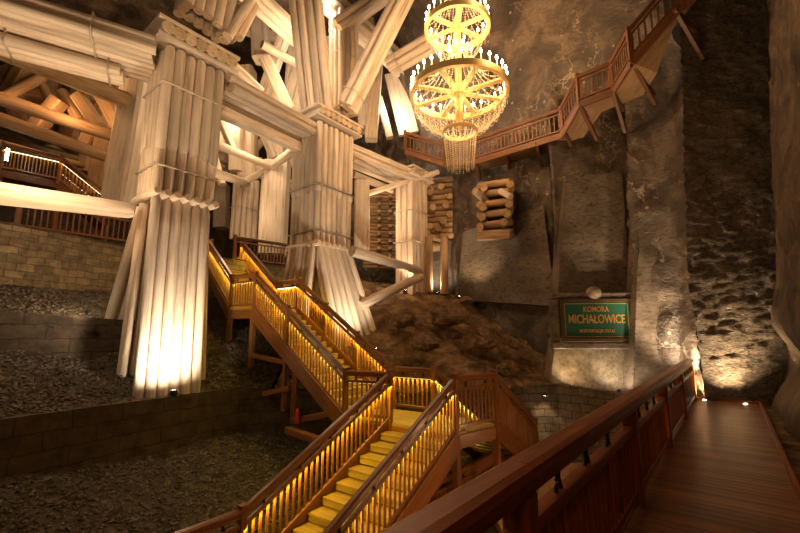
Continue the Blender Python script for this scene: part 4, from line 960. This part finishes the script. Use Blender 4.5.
for lo, hi in (((-w2 + .05, h2 - .07, .03), (w2 - .05, h2 - .05, .04)), ((-w2 + .05, -h2 + .05, .03), (w2 - .05, -h2 + .07, .04)), ((-w2 + .05, -h2 + .05, .03), (-w2 + .07, h2 - .05, .04)), ((w2 - .07, -h2 + .05, .03), (w2 - .05, h2 - .05, .04))): b.box(lo, hi, fm)
b.build('gold_border', M['gold'], sroot)
def text(s, size, x, y, wmax, nm):
    cu = bpy.data.curves.new(nm, 'FONT'); cu.body = s; cu.size = size; cu.align_x = 'CENTER'; cu.align_y = 'CENTER'; cu.extrude = .006; cu.offset = size * .012
    o = bpy.data.objects.new(nm, cu); col.objects.link(o)
    bpy.context.view_layer.update(); dg = bpy.context.evaluated_depsgraph_get()
    me = bpy.data.meshes.new_from_object(o.evaluated_get(dg)); wd = max(v.co.x for v in me.vertices) - min(v.co.x for v in me.vertices); k = wmax / wd
    for v in me.vertices: v.co.x *= k
    bpy.data.objects.remove(o); me.materials.clear(); me.materials.append(M['gold'])
    o = bpy.data.objects.new(nm, me); col.objects.link(o); o.parent = sroot; o.matrix_basis = Matrix.Translation((x, y, .037)); W[o] = fm
    return o
text('KOMORA', .25, 0, h2 * .58, sw * .38, 'lettering'); text('MICHAŁOWICE', .40, 0, 0.02, sw * .84, 'lettering'); text('EKSPLOATACJA 1717-61', .15, 0, -h2 * .60, sw * .52, 'lettering')
ns = empty('sign_surround', fm @ V((0, -h2, -.1)), 'carved reddish rock niche around the green sign, with a round boss on top', 'frame')
b = MB()
for lo, hi in (((-w2 - .35, h2 + .12, -.25), (w2 + .3, h2 + .32, .0)), ((-w2 - .4, -h2 - .35, -.25), (w2 + .35, -h2 - .12, .1)), ((-w2 - .38, -h2 - .12, -.25), (-w2 - .13, h2 + .12, .0)), ((w2 + .13, -h2 - .12, -.25), (w2 + .33, h2 + .12, .0))):
    n_ = 14; q0 = V(lo); q1 = V(hi); b.prism(fm @ V((lo[0], (lo[1] + hi[1]) / 2, (lo[2] + hi[2]) / 2)), fm @ V((hi[0], (lo[1] + hi[1]) / 2, (lo[2] + hi[2]) / 2)), hi[2] - lo[2], hi[1] - lo[1], (0, 0, 1), .2)
b.build('stone_border', M['face'], ns)
MB().ball(fm @ V((-.02, h2 + .30, .0)), .25, (1, .9, .9), 10).build('round_boss', M['plinth'], ns)

# ------------------------------------------------------------------ chandelier
ch = empty('chandelier', (CHX, CHY, ZR1), 'huge two-tiered candle chandelier hung with strings of salt crystal', 'chandelier')
C0 = V((CHX, CHY, 0))
def hoop(nm, z, Rr, w, h, n=64, m='brass'):
    vs = []; fs = []
    for i in range(n):
        a = 2 * math.pi * i / n
        for r, dz in ((Rr - w / 2, -h / 2), (Rr + w / 2, -h / 2), (Rr + w / 2, h / 2), (Rr - w / 2, h / 2)): vs.append(C0 + V((r * math.cos(a), r * math.sin(a), z + dz)))
    for i in range(n):
        j = (i + 1) % n
        for k in range(4): fs.append([4 * i + k, 4 * j + k, 4 * j + (k + 1) % 4, 4 * i + (k + 1) % 4])
    return MB().add(vs, fs).build(nm, M[m], ch, Matrix.Translation(C0 + V((0, 0, z))))
def cpt(r, a, z): return C0 + V((r * math.cos(a), r * math.sin(a), z))
def beads(pts, r=.022, spc=.075, nm='crystal_string'):
    """a sagging string of faceted beads as one mesh"""
    b = MB(); acc = 0; tgt = 0; L = 0
    for a, c in zip(pts[:-1], pts[1:]):
        seg = (c - a).length
        while tgt <= L + seg:
            p = a.lerp(c, (tgt - L) / seg); s = r * rng.uniform(.85, 1.2)
            b.add([p + V(v) * s for v in ((1, 0, 0), (-1, 0, 0), (0, 1, 0), (0, -1, 0), (0, 0, 1.5), (0, 0, -1.5))], [[0, 2, 4], [2, 1, 4], [1, 3, 4], [3, 0, 4], [2, 0, 5], [1, 2, 5], [3, 1, 5], [0, 3, 5]]); tgt += spc
        L += seg
    b.tube(pts, .004, 3)
    return b.build(nm, M['crystal'], ch, Matrix.Translation(pts[0]))
def sag(p, q, s, n=8): return [p.lerp(q, t / n) + V((0, 0, -s * math.sin(math.pi * t / n))) for t in range(n + 1)]
def candles(Rr, z, n):
    for i in range(n):
        a = 2 * math.pi * (i + .5) / n; p = cpt(Rr, a, z)
        o = MB().lathe([(.045, 0), (.05, .03), (.02, .04), (.02, .26), (.012, .27)], Matrix.Translation(p), 8).build('candle', M['candle'], ch, Matrix.Translation(p))
        MB().lathe([(.010, .27), (.040, .31), (.044, .345), (.022, .40), (.003, .44)], Matrix.Translation(p), 8).build('bulb', M['bulb'], o, Matrix.Translation(p))
def spokes(Rr, z, n, w, ph):
    for i in range(n):
        a = 2 * math.pi * i / n + ph
        MB().prism(cpt(.1, a, z), cpt(Rr, a, z), w, .07).build('spoke', M['brass'], ch, lookz(cpt(.1, a, z), cpt(Rr, a, z)))
    MB().lathe([(.06, -.14), (.15, -.08), (.15, .06), (.06, .12)], Matrix.Translation(C0 + V((0, 0, z))), 16).build('hub', M['brass'], ch)
R1, R2 = 1.63, 1.1
hoop('ring', ZR1, R1, .13, .22); hoop('ring', ZR2, R2, .12, .20); hoop('ring', ZR0, .56, .05, .12); hoop('ring', ZR1 + 1.35, .34, .05, .1); hoop('ring', ZR2 + 1.4, .3, .05, .1)
MB().cyl(C0 + V((0, 0, ZR0)), C0 + V((0, 0, 19.4)), .035, None, 10).build('hanging_rod', M['brass'], ch)
spokes(R1, ZR1, 8, .19, .25); spokes(R2, ZR2, 6, .17, .5)
MB().lathe([(.05, ZR0 + .1), (.13, ZR0 + .3), (.13, ZR1 - .3), (.17, ZR1 - .2), (.17, ZR1 + .25), (.12, ZR1 + .4), (.12, ZR2 + .3), (.05, ZR2 + .5)], Matrix.Translation(C0), 14).build('central_shaft', M['brass'], ch)
candles(R1, ZR1 + .1, 32); candles(R2, ZR2 + .1, 24); candles(.34, ZR1 + 1.4, 8)
for i in range(40):
    a = 2 * math.pi * i / 40
    beads([cpt(R1 - .04 + (.56 - R1) * (t / 9) ** 1.9, a, ZR1 - .08 + (ZR0 - ZR1 + .08) * (t / 9) ** .85) for t in range(10)], .024, .075)            # bowl below the lower ring
    if i % 2 == 0: beads(sag(cpt(R1 - .06, a, ZR1 + .06), cpt(.34, a, ZR1 + 1.35), .35), .022, .08)   # tent above it
for i in range(22):
    a = 2 * math.pi * i / 22
    beads(sag(cpt(R2 - .04, a, ZR2 - .08), cpt(.34, a, ZR1 + 1.35), .3), .020, .08)
    beads(sag(cpt(R2 - .06, a, ZR2 + .06), cpt(.3, a, ZR2 + 1.4), .3), .018, .09)
for k, f in enumerate((.25, .5, .75)):      # cross loops weave the net
    n = 24; rr = R1 + (.56 - R1) * f ** 1.9; zq = ZR1 - .08 + (ZR0 - ZR1 + .08) * f ** .85
    for i in range(0, n):
        a0 = 2 * math.pi * i / n; a1 = 2 * math.pi * (i + 1) / n
        beads(sag(cpt(rr, a0, zq), cpt(rr, a1, zq), .10, 5), .018, .08, 'crystal_swag')
b_n = 26
for i in range(b_n):
    a = 2 * math.pi * i / b_n; beads([cpt(.56, a, ZR0 - .05), cpt(.44, a, ZR0 - 1.25 - .08 * (i % 2))], .018, .07, 'crystal_fringe')
    a = 2 * math.pi * i / b_n; beads([cpt(R1 + .03, a, ZR1 - .1), cpt(R1 + .03, a, ZR1 - .42)], .017, .07, 'crystal_fringe')
for i in range(12):
    a = 2 * math.pi * i / 12; beads([cpt(.28, a, ZR0 - .05), cpt(.26, a, ZR0 - 1.4)], .018, .07, 'crystal_fringe')
for i in range(18):
    a = 2 * math.pi * i / 18; beads([cpt(R2 + .03, a, ZR2 - .1), cpt(R2 + .03, a, ZR2 - .38)], .017, .07, 'crystal_fringe')

# ------------------------------------------------------------------ floodlights and spots
def flood(label, p, tgt, r=.09, color=CREAM, energy=200, angle=80, size=.08, lens='lens', body='black', vis=True):
    p = V(p); d = (V(tgt) - p).normalized(); root = empty('floodlight', p, label, 'floodlight'); m = lookz(p, p + d)
    MB().lathe([(r * .55, -r * 1.3), (r * .9, -r * .6), (r, .02)], m, 14).build('housing', M[body], root, m)
    MB().lathe([(r * .86, .018), (r * .86, .026)], m, 14).build('lens', M[lens], root, m)
    MB().tube([m @ V((r * 1.05, 0, -r * .3)), m @ V((r * 1.05, 0, 0)) - V((0, 0, r * 1.4)), m @ V((-r * 1.05, 0, 0)) - V((0, 0, r * 1.4)), m @ V((-r * 1.05, 0, -r * .3))], .01).build('bracket', M['black'], root)
    light('SPOT', p + d * .06, energy, color, size, tgt, angle, .7)
flood('small black floodlight on the gravel at the foot of the nearest pillar', at(174, 392, 9.35), at(166, 290, 10.2), .08, WHITE, 800, 140)
flood('small floodlight on the ledge gravel at the left', at(88, 312, 10.3), at(40, 262, 11.6), .07, CREAM, 170, 120)
flood('added unseen floodlight just outside the left edge below the thick tied log', at(-25, 330, 7.5), at(60, 190, 9.0), .08, WARM, 400, 80)  # added lamp kept out of view, lights the tied log from below
flood('floodlight at the foot of the second pillar', at(376, 350, 13.6), at(345, 265, 14.7), .08, WHITE, 600, 100)
flood('floodlight standing by the foot of the third pillar', at(405, 291, 18.2), at(408, 190, 19.0), .08, CREAM, 320, 90)
flood('small floodlight at the foot of the alcove posts', at(437, 293, 19.2), at(440, 260, 19.9), .05, WHITE, 260, 120)
flood('floodlight in the rubble right of the alcove', at(459, 297, 17.2), at(470, 240, 17.8), .06, CREAM, 260, 100)
flood('floodlight on the ground under the left end of the pale block', at(571, 386, 13.3), at(578, 350, 14.1), .06, CREAM, 80, 130)
flood('floodlight on the ground under the right end of the pale block', at(619, 391, 13.0), at(622, 350, 13.9), .06, WHITE, 85, 130)
flood('floodlight on the ground lighting the tall rock face right of the sign', at(650, 384, 12.0), at(654, 250, 12.8), .06, CREAM, 500, 70)
flood('floodlight behind the end post of the foreground railing', at(690, 373, 11.55), at(685, 332, 12.3), .06, WHITE, 420, 110)
flood('downlight fixed high on the masonry niche', at(545, 394, 12.6), at(546, 420, 13.0), .05, CREAM, 40, 70)
flood('floodlight on the niche floor near the bottom of the side flight', at(548, 462, 12.2), at(545, 430, 13.1), .06, CREAM, 14, 120)
flood('floodlight on the right shoulder of the nearest pillar cap', at(222, 50, 10.9), at(285, 95, 13.5), .08, WHITE, 500, 100)

# round lights set into the far end of the walkway
def puck(label, p):
    root = empty('deck_light', p, label, 'light'); m = Matrix.Translation(p)
    MB().lathe([(.055, 0), (.055, .012), (.045, .014)], m, 14).build('trim_ring', M['rope'], root); MB().lathe([(.042, .012), (.042, .018)], m, 14).build('lens', M['lens'], root)
    light('SPOT', V(p) + V((0, 0, .04)), 420, CREAM, .03, V(p) + V((.05, .12, 1)), 120, .8)
puck('left round light in the deck at the end of the walkway', wk(13.95, .72, 0.0)); puck('right round light in the deck at the end of the walkway', wk(13.85, -.12, 0.0))
